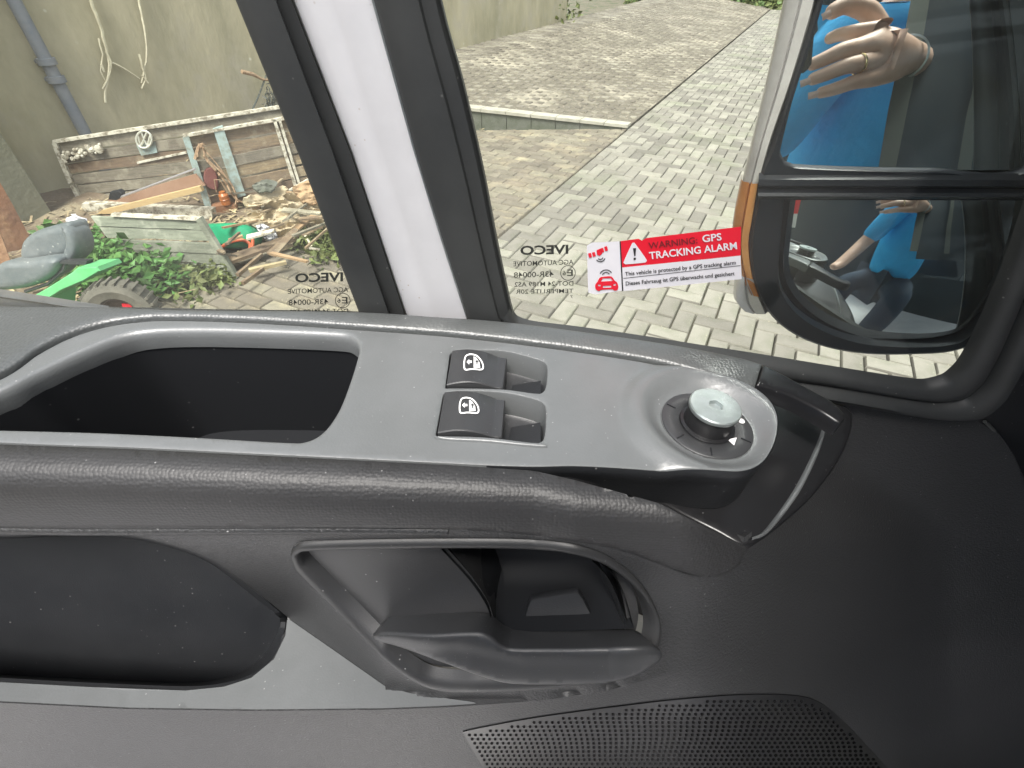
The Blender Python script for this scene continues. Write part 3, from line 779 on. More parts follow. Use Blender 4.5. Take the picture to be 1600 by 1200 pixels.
for k in range(26):
    a = (random.uniform(330, 480), random.uniform(300, 420)); an = random.gauss(-.35, .5); ln = random.uniform(18, 60)
    b_ = (a[0] + ln*math.cos(an), a[1] + ln*math.sin(an)); A_, B_ = ground(*a, .10+random.uniform(0,.1)), ground(*b_, .10+random.uniform(0,.12)); w_ = random.uniform(.012, .05)
    d = (B_-A_).normalized(); sd_ = Vector((-d.y, d.x, random.gauss(0,.3)))*w_/2; mb = MB(); mb.prism([A_-sd_, B_-sd_*.5, B_+sd_*.8, A_+sd_], Z*.012)
    mk, wd = random.choice((('wood', 'grey'), ('wood2', 'brown'), ('peel', 'white painted'), ('card', 'tan')))
    pos = 'below the white framed panel' if a[1] < 345 else ('between the sacks and the green container' if a[0] < 405 else ('lying on the tan sacks' if a[1] < 385 else 'at the foot of the tan sacks'))
    tag(mb.build('board_splinter', M[mk], smooth_angle=0), '%s splinter of board %s' % (wd, pos), 'wood scrap', 'wood scraps in the junk heap')
# white rag heap at the left end
heap([(105,345),(120,335),(135,345),(142,362),(135,372),(120,360),(108,358)], vplane(ground(110,380), ground(150,385), .3)[0], .04, M['paper'], 'white rag heap at the left end of the fallen panel', 'white_rag', 'rag', 6, 4)
random.seed(5)
# nettles
def weeds(spots, m, label, name, size=.05, n=60, h=.28):
    b = MB()
    for px, py in spots:
        g_ = ground(px, py)
        for k in range(3):
            q0 = g_ + Vector((random.gauss(0,.05), random.gauss(0,.05), 0)); lean = Vector((random.gauss(0,.12), random.gauss(0,.12), 1))
            hh = h*random.uniform(.6, 1.2)
            b.tube([q0, q0 + lean*hh*.5, q0 + lean*hh], [.003, .002, .001], n=4)
            cs = [q0 + lean*hh*random.uniform(.15, 1) + Vector((random.gauss(0,.045), random.gauss(0,.045), random.gauss(0,.015))) for _ in range(n//3)]
            leaf_mesh(b, cs, size, flat=.25, elong=2.0)
    return tag(b.build(name, m, weld=False, smooth_angle=0, rec=False), label, 'weeds', kind='stuff')
weeds([(random.uniform(140,190), 420 + random.uniform(0,40)) for _ in range(14)] + [(random.uniform(190,265), 448+random.uniform(-14,10)) for _ in range(18)] + [(random.uniform(125,165), 395+random.uniform(0,25)) for _ in range(8)],
      M['nettle'], 'bright green nettles growing in front of the fallen panel', 'nettles', size=.034, h=.2)
weeds([(random.uniform(265,330), 446+random.uniform(-8,8)) for _ in range(14)] + [(random.uniform(480,545), 385+random.uniform(-12,20)) for _ in range(16)], M['leafB'], 'low yellow green weeds at the edge of the dirt', 'low_weeds', size=.03, n=30, h=.08)
fl = thing('flower', 'single pale purple flower beside the toy wheel', 'flower', ground(228, 485))
fc = ground(228, 486) + Z*.12
b = MB(); b.tube([ground(228,486), fc], .002, n=4); b.build('stem', M['nettle'], fl)
b = MB()
for k in range(8):
    a = k*math.pi/4; u = Vector((math.cos(a), math.sin(a), .3))*.022; v = Vector((-math.sin(a), math.cos(a), 0))*.008
    b.add([fc, fc+u*.6+v, fc+u, fc+u*.6-v], [(0,1,2,3)])
b.build('petals', mat('purple_petal', (.40,.36,.62), .6), fl, smooth_angle=0)
# bicycle behind the panels
bs = plane_surf(loc(0, wall_n-.25), N)
bk_ = thing('bicycle', 'old dark bicycle with brown grips standing behind the plank panels', 'bicycle', loc(sn(bs(440,200))[0], wall_n-.25))
M['bike'] = mat('dark_bike_paint', (.05, .06, .05), .45, (.22, .20, .15), 30, lo=.5, hi=.65)
b = MB(); b.tube([bs(378,112), bs(395,116), bs(410,124), bs(430,126)], [.017,.017,.011,.010], n=8); b.build('handlebar', M['rope'], bk_)
b = MB(); b.tube([bs(432,118), bs(428,150), bs(424,190)], .016, n=8); b.tube([bs(416,118), bs(404,150), bs(394,172)], .008, n=6); b.build('stem', M['bike'], bk_)
b = MB(); cW = bs(430, 240)
b.tube([cW + (S*math.cos(k*math.pi/16) + Z*math.sin(k*math.pi/16))*.32 for k in range(32)], .02, closed=True, n=8)
for k in range(12): b.tube([cW, cW + (S*math.cos(k*math.pi/6) + Z*math.sin(k*math.pi/6))*.3], .0015, n=3)
b.build('front_wheel', M['bike'], bk_)
b = MB(); b.tube([bs(428,150), bs(520,150), bs(560,230), bs(430,200)], .015, n=8); b.build('frame', M['bike'], bk_)
b = MB(); b.lathe(bs(422,168), -N, [(0,.03),(.03,.025),(.035,0),(.02,-.03),(0,-.03)], n=14); b.build('lamp', M['silver'], bk_)
b = MB()
for k in range(9):
    p = [(418+random.uniform(-10,14), 130+random.uniform(0,60)) for _ in range(3)]
    b.tube([bs(*q_) - N*random.uniform(0,.05) for q_ in cr(p, closed=False, step=6)], .005, n=5)
b.build('brake_cable', M['bike'], bk_)

# lawn tractor at the left edge
tt = thing('lawn_tractor', 'small green ride-on mower with a worn grey seat', 'ride-on mower', ground(120, 520))
M['seatv'] = mat('grey_vinyl', (.10, .12, .125), .5, (.16, .175, .175), 10, bump=.3, bscale=60, speck=(40, .2, (.35,.36,.34)))
M['green'] = mat('faded_green_paint', (.10, .42, .14), .4, (.16, .52, .22), 7)
ts, tn = vplane(ground(-60, 545), ground(200, 530), .25)
b = MB(); part(cr([(36,400),(40,375),(60,360),(92,350),(112,347),(120,362),(122,385),(112,398),(80,404),(50,410)], step=5), ts, [(0,-.09),(0,0),(3,.02),(9,.035)], step=6, mb=b); b.build('seat_back', M['seatv'], tt, 60)
b = MB(); part(cr([(104,350),(122,358),(132,380),(128,398),(112,412),(98,408),(108,392),(112,375)], step=5), off_surf(ts,.03), [(0,-.10),(0,0),(3,.02),(6,.025)], step=6, mb=b); b.build('side_bolster', M['seatv'], tt, 60)
ts2 = off_surf(ts, .08)
b = MB(); part(cr([(-40,432),(0,422),(30,402),(60,400),(105,394),(118,402),(105,424),(70,440),(20,446),(-40,448)], step=5), ts2, [(0,-.12),(0,0),(3,.02),(8,.03)], step=6, mb=b); b.build('seat_cushion', M['seatv'], tt, 60)
b = MB(); b.tube([ts2(*p) for p in [(60,448),(95,436),(118,416),(124,400)]], .008, n=6); b.build('seat_edge_tube', M['rubber'], tt)
ts3 = off_surf(ts, .16)
b = MB(); part([(58,466),(92,447),(112,436),(150,412),(158,405),(186,404),(191,410),(168,424),(135,438),(119,448),(117,486),(90,490),(86,462)], ts3, [(0,-.16),(0,0),(1.5,.006)], step=8, mb=b); b.build('fender', M['green'], tt, 30)
b = MB(); part([(30,478),(62,462),(90,456),(90,492),(40,495)], off_surf(ts,.12), [(0,-.14),(0,0),(1.5,.006)], step=8, mb=b); b.build('body_panel', M['green'], tt, 30)
b = MB(); part([(117,404),(120,400),(158,400),(156,406)], off_surf(ts,.1), [(0,-.05),(0,0)], step=8, mb=b); b.build('foot_rest', M['rubber'], tt, 30)
wc = at(192, 486, 2.3); ax = (Vector((.25,-.95,.1))).normalized(); rr = .150
b = MB(); b.lathe(wc, ax, [(rr*.55,-.045),(rr*.8,-.055),(rr*.96,-.045),(rr,0),(rr*.96,.045),(rr*.8,.055),(rr*.55,.045)], n=40)
for k in range(28):
    a = k*2*math.pi/28; x = Vector((1,0,0)); x = (x-ax*x.dot(ax)).normalized(); y = ax.cross(x)
    d = x*math.cos(a)+y*math.sin(a); tq = ax.cross(d)
    b.box(wc + d*rr*1.0, (.014,.010,.085), tilt=Matrix((d, tq, ax)).transposed())
b.build('tyre', mat('dusty_tyre', (.10,.095,.075), .85, (.16,.15,.12), 20, bump=.4, bscale=60), tt)
b = MB(); b.lathe(wc, ax, [(rr*.56,-.03),(rr*.56,.03),(rr*.48,.035),(rr*.42,.0),(rr*.2,.0),(rr*.14,.03),(0,.03)], n=28); b.build('wheel_rim', mat('brown_rim', (.09,.06,.04), .6), tt)
b = MB(); c2_ = wc + ax*.012
x = Vector((1,0,0)); x = (x-ax*x.dot(ax)).normalized(); y = ax.cross(x)
b.prism([c2_+x*.012+y*-.03, c2_+x*.055+y*-.03, c2_+x*.055+y*.04, c2_+x*.02+y*.045], ax*.01); b.build('wheel_spoke', M['red'], tt, smooth_angle=0)

# ================================================================== THE VAN DOOR
door = thing('van_door', 'black plastic van door with pocket, switches and inner handle filling the foreground', 'van door', at(560, 1000, .24) - Z*.2)
E1 = (Vector((1, 0, 0)) - Vector((0, sp, cp))*.09).normalized()
SN = E1.cross(Vector((0, 1, 0))).normalized()
SP0 = at(800, 600, .25)
shelf = plane_surf(SP0, SN)
def ye(px): return table([(-600, 665), (0, 694), (200, 701), (400, 711), (600, 721), (700, 726), (835, 735), (900, 750), (1030, 785), (1122, 832), (1165, 852), (1300, 852), (2000, 852)], px)
def ysh(px): return table([(-600, 665), (0, 694), (200, 701), (400, 711), (600, 721), (700, 726), (835, 735), (900, 748), (1200, 775), (2000, 810)], px)
L1 = [(-600, 950), (448, 965), (520, 1015), (600, 1071), (650, 1082), (700, 1088), (740, 1090), (850, 1086), (930, 1076), (1000, 1059), (1060, 1022), (1130, 900), (1200, 840), (1400, 820)]
L2 = [(-600, 1072), (0, 1098), (200, 1108), (400, 1111), (600, 1109), (700, 1105), (800, 1098), (850, 1094), (950, 1079), (1060, 1047), (1150, 1000), (1250, 960), (1400, 930)]
Yedge = shelf(400, 717).y
off_shelf = lambda x, y: plane_surf(SP0 - SN*.0012, SN)(x, y)
def Y0f(px): return shelf(px, ysh(px)).y
def Ylow(px, py): return .081 - .006*smooth(1100, 1250, py)
def Yr(py): return table([(500, .245), (640, .235), (700, .225), (850, .196), (1000, .160), (1100, .140), (1200, .118), (1500, .08)], py)
def skinY(px, py):
    v = py - ysh(px)
    l1, l2 = table(L1, px), table(L2, px)
    Ya = Y0f(px) - table([(-100, 0), (0, 0), (10, .0044), (25, .0092), (40, .0127), (60, .0158), (80, .0176), (105, .0184), (130, .0178)], v)
    r2 = ray(px, l2); yl2 = Ylow(px, l2); Z2 = yl2/r2.y*r2.z
    def ledge(y):
        # shallow upward-facing ledge between l1 and l2
        r = ray(px, y); t = Z2/(r.z + .10*r.y); t0 = Z2/(r2.z + .10*r2.y)
        return t*r.y * (yl2/(t0*r2.y))
    if py >= l2: Y = Ylow(px, py)
    elif py >= l1: Y = ledge(py)
    elif v < 0: Y = off_shelf(px, py).y
    else:
        Y1 = ledge(l1); v1 = l1 - ysh(px)
        Y = Ya if v < 130 else (Y0f(px) - .0178) + (Y1 - (Y0f(px) - .0178)) * smooth(130, max(v1, 200), v)
    f = smooth(960, 1070, px)
    if f > 0 and v >= 0:
        ysm = Ya if v < 130 else (Y0f(px) - .0178) + (.078 - (Y0f(px) - .0178))*smooth(130, 1130 - ysh(px), v) - .006*smooth(1130, 1300, py)
        Y = Y*(1-f) + ysm*f
    wgt = smooth(1055, 1330 + 170*smooth(690, 860, py), px)
    return Y*(1-wgt) + Yr(py)*wgt
def skin(px, py):
    r = ray(px, py); return CAM + r*(skinY(px, py)/r.y)

groove = [(-600, 800), (-150, 652), (0, 588), (60, 549), (110, 524), (160, 508), (210, 500), (270, 497), (400, 501), (550, 511), (700, 522), (850, 539), (1000, 561), (1090, 582), (1140, 600)]
rear = [(-600, 462), (-200, 472), (0, 482), (150, 484), (300, 488), (550, 491), (680, 499), (800, 508), (1000, 535), (1100, 552), (1170, 567)]
# ---- sill strip
mb = MB()
out_s = cr([(-600, 462, 1), (-200, 472), (0, 482), (150, 484), (300, 488), (550, 491), (680, 499), (800, 508), (1000, 535), (1100, 552), (1190, 571, 1),
            (1180, 604, 1), (1140, 599), (1090, 582), (1000, 561), (850, 539), (700, 522), (550, 511), (400, 501), (270, 497), (210, 500), (160, 508), (110, 524), (60, 549), (0, 588), (-150, 652), (-600, 810, 1)], step=9)
def endroll(px): return -.010*smooth(1150, 1345, px)
ssill = off_surf(shelf, .0015)
part(out_s, ssill, [(0, -.010), (0, -.0015), (1.2, -.0004), (3, 0)], step=9, mb=mb, h=lambda x, y: endroll(x) + .001*smooth(-5, 14, table([(p[0], p[1]) for p in groove], x) - y), down=None)
mb.build('window_sill', M['sill'], door, 50)
mb = MB()
part(cr([(1191, 571, 1), (1260, 594), (1310, 612), (1333, 632, 1), (1326, 645), (1290, 629), (1240, 614), (1181, 604, 1)], step=6), ssill, [(0, -.010), (0, -.0015), (1.2, -.0004), (3, 0)], step=8, mb=mb, h=lambda x, y: endroll(x) + .001)
mb.build('sill_end_shade', M['gloss'], door, 50)  # end of the same sill strip, its shade put in as black

# ---- switch panel with pocket, switch and dial openings
pod_c = (1107, 657)
def podr(x, y):        # distance on the panel in metres from the dial centre
    return (shelf(x, y) - shelf(*pod_c)).length
def panel_h(x, y):
    d = podr(x, y)
    h = .0035*smooth(.046, .036, d)                       # the pod rises a little
    h -= .0065*smooth(.0345, .0225, d)                    # and dishes towards the dial
    return h
ph = [(-600, 806, 1), (-150, 655), (0, 592), (60, 552.5), (110, 527), (160, 511), (210, 503), (270, 500), (400, 504), (550, 514), (700, 525), (850, 542), (1000, 564), (1090, 584), (1150, 598), (1188, 618), (1209, 650),
      (1211, 684), (1200, 712), (1182, 732), (1155, 743), (1110, 742), (1058, 738), (980, 732), (900, 728), (835, 729), (760, 727), (700, 724), (600, 719), (400, 709), (200, 699), (0, 691.5), (-600, 662, 1)]
panel_out = cr(ph, step=7)
pocket = cr([(-400, 655, 1), (-200, 672), (0, 668), (150, 673), (300, 680), (440, 688), (478, 687), (505, 672), (528, 640), (545, 598), (558, 556), (560, 540), (548, 527), (520, 522), (400, 517), (300, 515), (235, 517), (190, 525), (130, 549), (60, 582), (0, 611), (-200, 700, 1)], step=7)
pocket = cr([(-560, 690, 1), (-200, 664), (0, 669), (150, 673), (300, 680), (440, 688), (478, 687), (505, 672), (528, 640), (545, 598), (558, 556), (560, 540), (548, 527), (520, 522), (400, 517), (300, 515), (235, 517), (190, 525), (130, 549), (60, 582), (0, 611), (-120, 655), (-300, 680)], step=7)
swA = cr([(703, 554, 1), (712, 548), (740, 547), (790, 549), (835, 560), (851, 567), (855, 577), (853, 603), (847, 613), (835, 614), (790, 608), (740, 606), (696, 606, 1)], step=5)
swB = cr([(693, 616, 1), (700, 613), (740, 611), (790, 614), (832, 623), (848, 630), (853, 642), (851, 680), (845, 690), (833, 691), (780, 685), (720, 682), (681, 680, 1)], step=5)
dial_hole = [(pod_c[0] + 0, pod_c[1] + 0)]
def circ(c, r, n=48):  # circle of radius r (m) on the shelf, expressed in photo pixels by projecting
    out = []; p0 = shelf(*c)
    u = E1; v = SN.cross(E1)
    for k in range(n):
        a = 2*math.pi*k/n; p = p0 + u*math.cos(a)*r + v*math.sin(a)*r; q = visible(p); out.append((q[0], q[1]))
    return out
mb = MB()
inner = offs(panel_out, 3.0)
holesP = [offs(pocket, -5), offs(swA, -1.5), offs(swB, -1.5)]
mb.rim(panel_out, shelf, [(0, -.006), (0, -.0012), (1.0, -.0003), (3.0, 0)], h=panel_h)
mb.patch(inner, shelf, step=7, holes=holesP, h=panel_h)
mb.rim(pocket, shelf, [(-5, 0), (-3.5, -.0002), (-1.5, -.001), (0, -.0025), (1, -.005), (0, -.012)], h=panel_h, down=-SN)
for q in (swA, swB): mb.rim(q, shelf, [(-1.5, 0), (-.6, -.0002), (0, -.0009), (0, -.016)], h=panel_h, down=-SN)
# side wall under the pod edge
podw = cr([(760, 727), (835, 729), (900, 728), (980, 732), (1058, 738), (1110, 742), (1155, 743), (1182, 732), (1200, 712), (1211, 684), (1209, 650), (1188, 618), (1150, 598)], closed=False, step=6)
dn = [Vector((0,.0,0)), Vector((0,-.0006,-.002)), Vector((0,-.0004,-.005)), Vector((0,.001,-.010)), Vector((0,.003,-.018)), Vector((0,.004,-.034))]
rows = [[shelf(x, y) + SN*(panel_h(x, y)-.0003) + d for x, y in podw] for d in dn]
panel = mb.build('switch_panel', M['panel'], door, 40)
mb = MB(); mb.loft(rows); mb.build('pod_side_wall', M['dark'], panel, 60)
# deep pocket lining
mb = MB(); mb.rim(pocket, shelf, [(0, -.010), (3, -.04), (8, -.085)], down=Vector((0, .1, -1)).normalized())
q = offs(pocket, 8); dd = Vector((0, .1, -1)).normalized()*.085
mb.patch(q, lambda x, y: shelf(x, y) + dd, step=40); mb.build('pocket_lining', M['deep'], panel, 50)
# switch wells and rockers
DN = -SN
for q, (a, b_, c, d), lab in ((swA, ((707, 550), (791, 559), (785, 606), (698, 604)), 'upper window switch rocker'), (swB, ((695, 615), (788, 624), (783, 683), (684, 679)), 'lower window switch rocker')):
    mb = MB(); mb.rim(q, shelf, [(0, -.015), (3, -.016)], down=DN); mb.patch(offs(q, 3), lambda x, y: shelf(x, y) - SN*.016, step=15)
    # scooped floor block on the right of the well
    k0 = (c[0]+14, c[1]-4)
    fl_ = [(c[0]+18, b_[1]+12), (848, b_[1]+14), (848, c[1]-1), (c[0]+12, c[1]-4)]
    mb.add([shelf(*p) - SN*z for p, z in zip(fl_, (.0145, .010, .009, .0135))], [(0,1,2,3)])
    for k in range(3):
        mb.add([shelf(c[0]+6+k*4, c[1]-12)-SN*.0155, shelf(c[0]+8+k*4, c[1]-12)-SN*.0155, shelf(c[0]+8+k*4, c[1]-2)-SN*.006, shelf(c[0]+6+k*4, c[1]-2)-SN*.006], [(0,1,2,3)])
    mb.build('switch_well', M['dark'], panel, 50)
    rows = []; n = 18
    for i in range(n+1):
        s_ = i/n; tp = lerp(a, b_, s_); bt = lerp(d, c, s_)
        hh = .0012 + .0030*math.sin(math.pi*min(1, s_*1.12+.02)) - .0012*s_
        r = []
        for j, (tt_, hz) in enumerate(((0, -.014), (0, -.0006), (.02, -.0001), (.5, 0.0), (.98, -.0001), (1, -.0006), (1, -.014))):
            p = lerp(tp, bt, tt_); r.append(shelf(*p) + SN*((hh if hz > -.01 else 0) + hz))
        rows.append(r)
    e = rows[-1]
    rows.append([p - SN*.0006 + E1*.0005 for p in e]); rows.append([p - SN*.012 + E1*.001 for p in e])
    s0 = [p - SN*.012 for p in rows[0]]; rows = [s0] + rows
    mb = MB(); mb.loft(rows); rk = mb.build('window_switch', M['rocker'], panel, 40); rk['label'] = lab
    # white icon: a door window with arrows
    ic = lerp(lerp(a, c, .5), lerp(a, c, .5), 0); ic = (ic[0]-6, ic[1]-3 if q is swA else ic[1]-6)
    def isf(x, y):
        s_ = (x - a[0])/(b_[0]-a[0]); return shelf(x, y) + SN*(.0012 + .0030*math.sin(math.pi*min(1, s_*1.12+.02)) - .0012*s_ + .00035)
    X = lambda pts: [(ic[0]+x, ic[1]+y) for x, y in pts]
    o_ = X([(-13, -11), (3, -12), (14, -1), (14, 11), (-2, 12), (-15, 10)]); o_ = cr(o_, step=2)
    i_ = offs(o_, 2.2)
    mb = MB(); mb.patch(o_, isf, step=4, holes=[i_])
    mb.patch(X([(-11, -1), (-7, -5), (-7, -2.5), (-3, -2.5), (-3, 1), (-7, 1), (-7, 3.5)]), isf, step=4)
    mb.patch(X([(0, -9), (4, -7), (9, 0), (10, 8), (0, 9)]), isf, step=4, holes=[X([(1.5, 0), (5, -4), (8.5, 0), (6, 0), (6, 4), (4, 4), (4, 0)])])
    mb.build('switch_icon', M['icon'], panel, 0)
    # hood lip under the lower opening
mb = MB(); hood = [(678, 684), (700, 683), (760, 685), (820, 692), (852, 695), (856, 700), (820, 698), (760, 692), (700, 689)]
part(cr(hood, step=4), shelf, [(0, 0), (.6, .0008), (1.8, .0012)], step=4, mb=mb); mb.build('switch_lip', M['panel'], panel, 50)
# dial
pc = shelf(*pod_c) - SN*.003
mb = MB(); mb.lathe(pc, SN, [(.0222, -.006), (.0222, .0006), (.0216, .0010), (.0150, .0010), (.0140, .0003), (.0, .0003)], n=64, ref=E1)
VV = SN.cross(E1)
dial = mb.build('mirror_dial', M['rocker'], door, 40)
mb = MB()
mb.lathe(pc, SN, [(.0235, -.002), (.0226, .0002)], n=64, ref=E1); mb.build('dial_gap', M['deep'], dial)
mb = MB()
for ang in (148, 215, 262, 330, 30, 75):
    a = R(ang); d = E1*math.cos(a) + VV*math.sin(a); tq = SN.cross(d)
    mb.prism([pc + d*.0165 - tq*.0003 + SN*.0012, pc + d*.0213 - tq*.0003 + SN*.0012, pc + d*.0213 + tq*.0003 + SN*.0012, pc + d*.0165 + tq*.0003 + SN*.0012], SN*.0002)
mb.build('dial_tick', M['deep'], dial, 0)
mb = MB()
dp_ = visible(pc); wd_ = plane_surf(pc + SN*.0014, SN)(1158, 658)
mb.prism([wd_ + (E1*math.cos(k*math.pi/8) + VV*math.sin(k*math.pi/8))*.0017 for k in range(16)], SN*.0002)
ws_ = plane_surf(pc + SN*.0014, SN)
mb.prism([ws_(1137, 687), ws_(1151, 684), ws_(1147, 696)], SN*.0002)
mb.build('dial_marking', M['icon'], dial, 0)
mb = MB(); kb = pc + SN*.001
mb.lathe(kb, SN, [(.0135, 0), (.0132, .0006), (.0118, .001), (.0112, .007), (.0105, .0098)], n=48, ref=E1); mb.build('knob_stem', M['gloss'], dial, 40)
mb = MB(); kt_ = kb + SN*.0098
mb.lathe(kt_, SN, [(.0104, -.001), (.0120, 0), (.0123, .0006), (.0123, .0021), (.0118, .0027), (.0060, .0029), (.0052, .0028)], n=48, ref=E1)
hexo = [kt_ + SN*.0028 + (E1*math.cos(R(k*60+10)) + VV*math.sin(R(k*60+10)))*.0036 for k in range(6)]
circo = [kt_ + SN*.0028 + (E1*math.cos(2*math.pi*k/48) + VV*math.sin(2*math.pi*k/48))*.0052 for k in range(48)]
mb.loft([circo, [hexo[int(round(k/8)) % 6] for k in range(48)]], closed=True)
mb.loft([hexo, [p - SN*.0022 for p in hexo], [kt_ + SN*.0004]*6], closed=True)
for k in range(6):
    a = R(20 + k*11 if k < 5 else 200 + k*11); d = E1*math.cos(a) + VV*math.sin(a); tq = SN.cross(d); c = kt_ + SN*.00285
    mb.prism([c + d*.0072 - tq*.0002, c + d*.0105 - tq*.0002, c + d*.0105 + tq*.0003, c + d*.0072 + tq*.0003], SN*.00008)
mb.build('knob_cap', M['silver'], dial, 30)

# ---- black apron behind and below the pod
q1, q2, q3 = at(900, 760, .2045), at(1330, 640, .275), at(1160, 850, .222)
def apr(x, y):
    return CAM + (shelf(x, y) - CAM) * (1 + (.003 + .029*smooth(800, 1110, x) + .006*smooth(1110, 1330, x))/.167)
def apron(x, y):
    b = .010*smooth(140, 0, math.hypot(x-1330, y-640))
    p = apr(x, y); return p - ray(x, y).normalized()*(-.0)*b
ap_out = cr([(740, 716, 1), (1000, 650), (1150, 596), (1225, 606), (1290, 625), (1326, 636), (1334, 655), (1326, 690), (1305, 730), (1270, 775), (1230, 812), (1195, 838), (1163, 852), (1122, 832), (1075, 808), (1027, 783), (965, 762), (900, 751), (835, 736.5), (760, 730, 1)], step=7)
mb = MB()
part(ap_out, apr, [(0, -.006), (0, -.003), (1.5, -.0008), (4, 0)], step=10, mb=mb)
mb.build('pod_surround', M['gloss'], door, 60)
mb = MB(); highlight_line = cr([(1172, 843), (1195, 832), (1222, 800), (1246, 765), (1268, 722), (1283, 685), (1291, 655)], closed=False, step=5)
nr = len(highlight_line); rw = [(4.5*math.sin(math.pi*(.08+.84*i/(nr-1)))**.6) for i in range(nr)]
rows = []
for j, (o_, z) in enumerate(((-1, -.0005), (-.6, .0012), (0, .0019), (.6, .0012), (1, -.0005))):
    rows.append([apr(x + o_*w_*1.1, y + o_*w_*.6) + nrm(apr, x, y)*z for (x, y), w_ in zip(highlight_line, rw)])
mb.loft(rows); mb.build('trim_highlight', M['panel'], door, 80)  # lighter grey on the black trim, its curved highlight put into the colour
pp = [apr(x, y) for x, y in highlight_line]

# ---- armrest roll
up_e = [(x, ye(x) + 1.5) for x in range(-600, 1166, 12)] + [(1165, 853)]
lo_e = [(-600, 812), (0, 822), (400, 822), (600, 824), (760, 828), (860, 838), (960, 856), (1030, 880), (1085, 898), (1125, 900), (1155, 882)]
arm_out = [up_e[i] for i in range(len(up_e))] + list(reversed([p for p in cr(lo_e, closed=False, step=10)]))
mb = MB()
mb.rim(arm_out, off_surf(skin, .0008), [(0, -.006), (0, -.0006), (1.6, 0)])
mb.patch(offs(arm_out, 1.6), off_surf(skin, .0008), step=9)
mb.build('armrest', M['armrest'], door, 70)

# ---- main door panel with storage recess and handle opening
store = cr([(-500, 825), (-200, 832), (0, 838), (100, 834), (180, 836), (250, 848), (330, 876), (400, 925), (448, 965, 1), (443, 992), (425, 1028), (392, 1056), (350, 1070), (290, 1076), (150, 1071), (0, 1063), (-200, 1050), (-500, 1030)], step=8)
bez = cr([(456, 862), (466, 850), (490, 846), (600, 843), (760, 842), (850, 845), (905, 853), (955, 872), (1000, 910), (1026, 955), (1030, 990), (1020, 1020), (990, 1045), (930, 1062), (850, 1072), (740, 1077), (690, 1075), (650, 1062), (600, 1025), (540, 965), (480, 905), (462, 885)], step=7)
grille = cr([(723, 1142, 1), (760, 1134), (850, 1118), (1000, 1098), (1100, 1088), (1180, 1084), (1250, 1087), (1285, 1100), (1310, 1120), (1345, 1155), (1395, 1215), (1440, 1300, 1), (820, 1300, 1), (765, 1215)], step=8)
low_in = [(-600, 806), (0, 816), (400, 816), (600, 818), (760, 822), (860, 832), (960, 852), (1030, 880), (1090, 900), (1150, 870), (1165, 840)]
dp_out = cr(low_in, closed=False, step=12) + [(1200, 810), (1260, 760), (1300, 700), (1310, 640), (1335, 622), (1400, 632), (1470, 644), (1530, 655), (1560, 675), (1585, 710), (1600, 745), (1612, 790), (1625, 850), (1640, 1000), (1660, 1350), (1200, 1420), (600, 1420), (0, 1400), (-600, 1350)]
mb = MB()
mb.rim(dp_out, skin, [(0, -.01), (0, -.0005), (2, 0)])
lnA = [(x, table(L1, x)) for x in (455, 470, 490, 505, 520, 540, 560, 580, 600)]
lnB = [(x, table(L2, x)) for x in range(-590, 1050, 12)]; lnC = [(x, table(L2, x) + 2.5) for x in range(-590, 1050, 12)]
mb.patch(offs(dp_out, 2), skin, step=11, holes=[offs(store, -1.5), offs(bez, -1), offs(grille, 0)], lines=[lnA, lnB, lnC])
mb.rim(store, skin, [(-1.5, 0), (-.5, -.0003), (0, -.001), (.5, -.004)])
mb.rim(bez, skin, [(-1, 0), (0, -.003)])
panel2 = mb.build('lower_trim', M['door'], door, 45)
# paler overlay along the ledge: light on the door plastic, put into the colour
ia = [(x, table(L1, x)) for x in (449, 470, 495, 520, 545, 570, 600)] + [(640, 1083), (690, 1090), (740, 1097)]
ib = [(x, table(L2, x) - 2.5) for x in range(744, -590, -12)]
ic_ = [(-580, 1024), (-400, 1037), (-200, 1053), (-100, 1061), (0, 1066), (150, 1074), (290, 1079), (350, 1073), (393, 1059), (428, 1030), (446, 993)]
mb = MB(); mb.patch(ia + ib + ic_, lambda x, y: CAM + (skin(x, y) - CAM)*.9975, step=9); mb.build('ledge_light', M['panel'], panel2, 50)
# moulded line above the storage recess
mb = MB(); ml = cr([(-600, 815), (0, 829), (200, 831), (400, 830), (560, 830), (700, 831)], closed=False, step=14)
rows = [[skin(x, y+o_) + nrm(skin, x, y)*z for x, y in ml] for o_, z in ((-4, -.0002), (-2.5, .0010), (2.5, .0010), (5, -.0002))]
mb.loft(rows); mb.build('moulding', M['door'], panel2, 70)
# storage recess
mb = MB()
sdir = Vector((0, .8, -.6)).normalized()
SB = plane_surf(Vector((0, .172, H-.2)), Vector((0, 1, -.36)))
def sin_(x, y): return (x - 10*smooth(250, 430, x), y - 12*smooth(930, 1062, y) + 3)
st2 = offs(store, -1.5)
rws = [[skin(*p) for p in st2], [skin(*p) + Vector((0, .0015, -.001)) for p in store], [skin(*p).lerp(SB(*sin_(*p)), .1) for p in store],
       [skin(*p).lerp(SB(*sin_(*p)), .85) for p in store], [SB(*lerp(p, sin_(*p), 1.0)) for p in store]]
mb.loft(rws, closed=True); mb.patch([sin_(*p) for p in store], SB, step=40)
mb.build('storage_recess', M['dark'], panel2, 20)
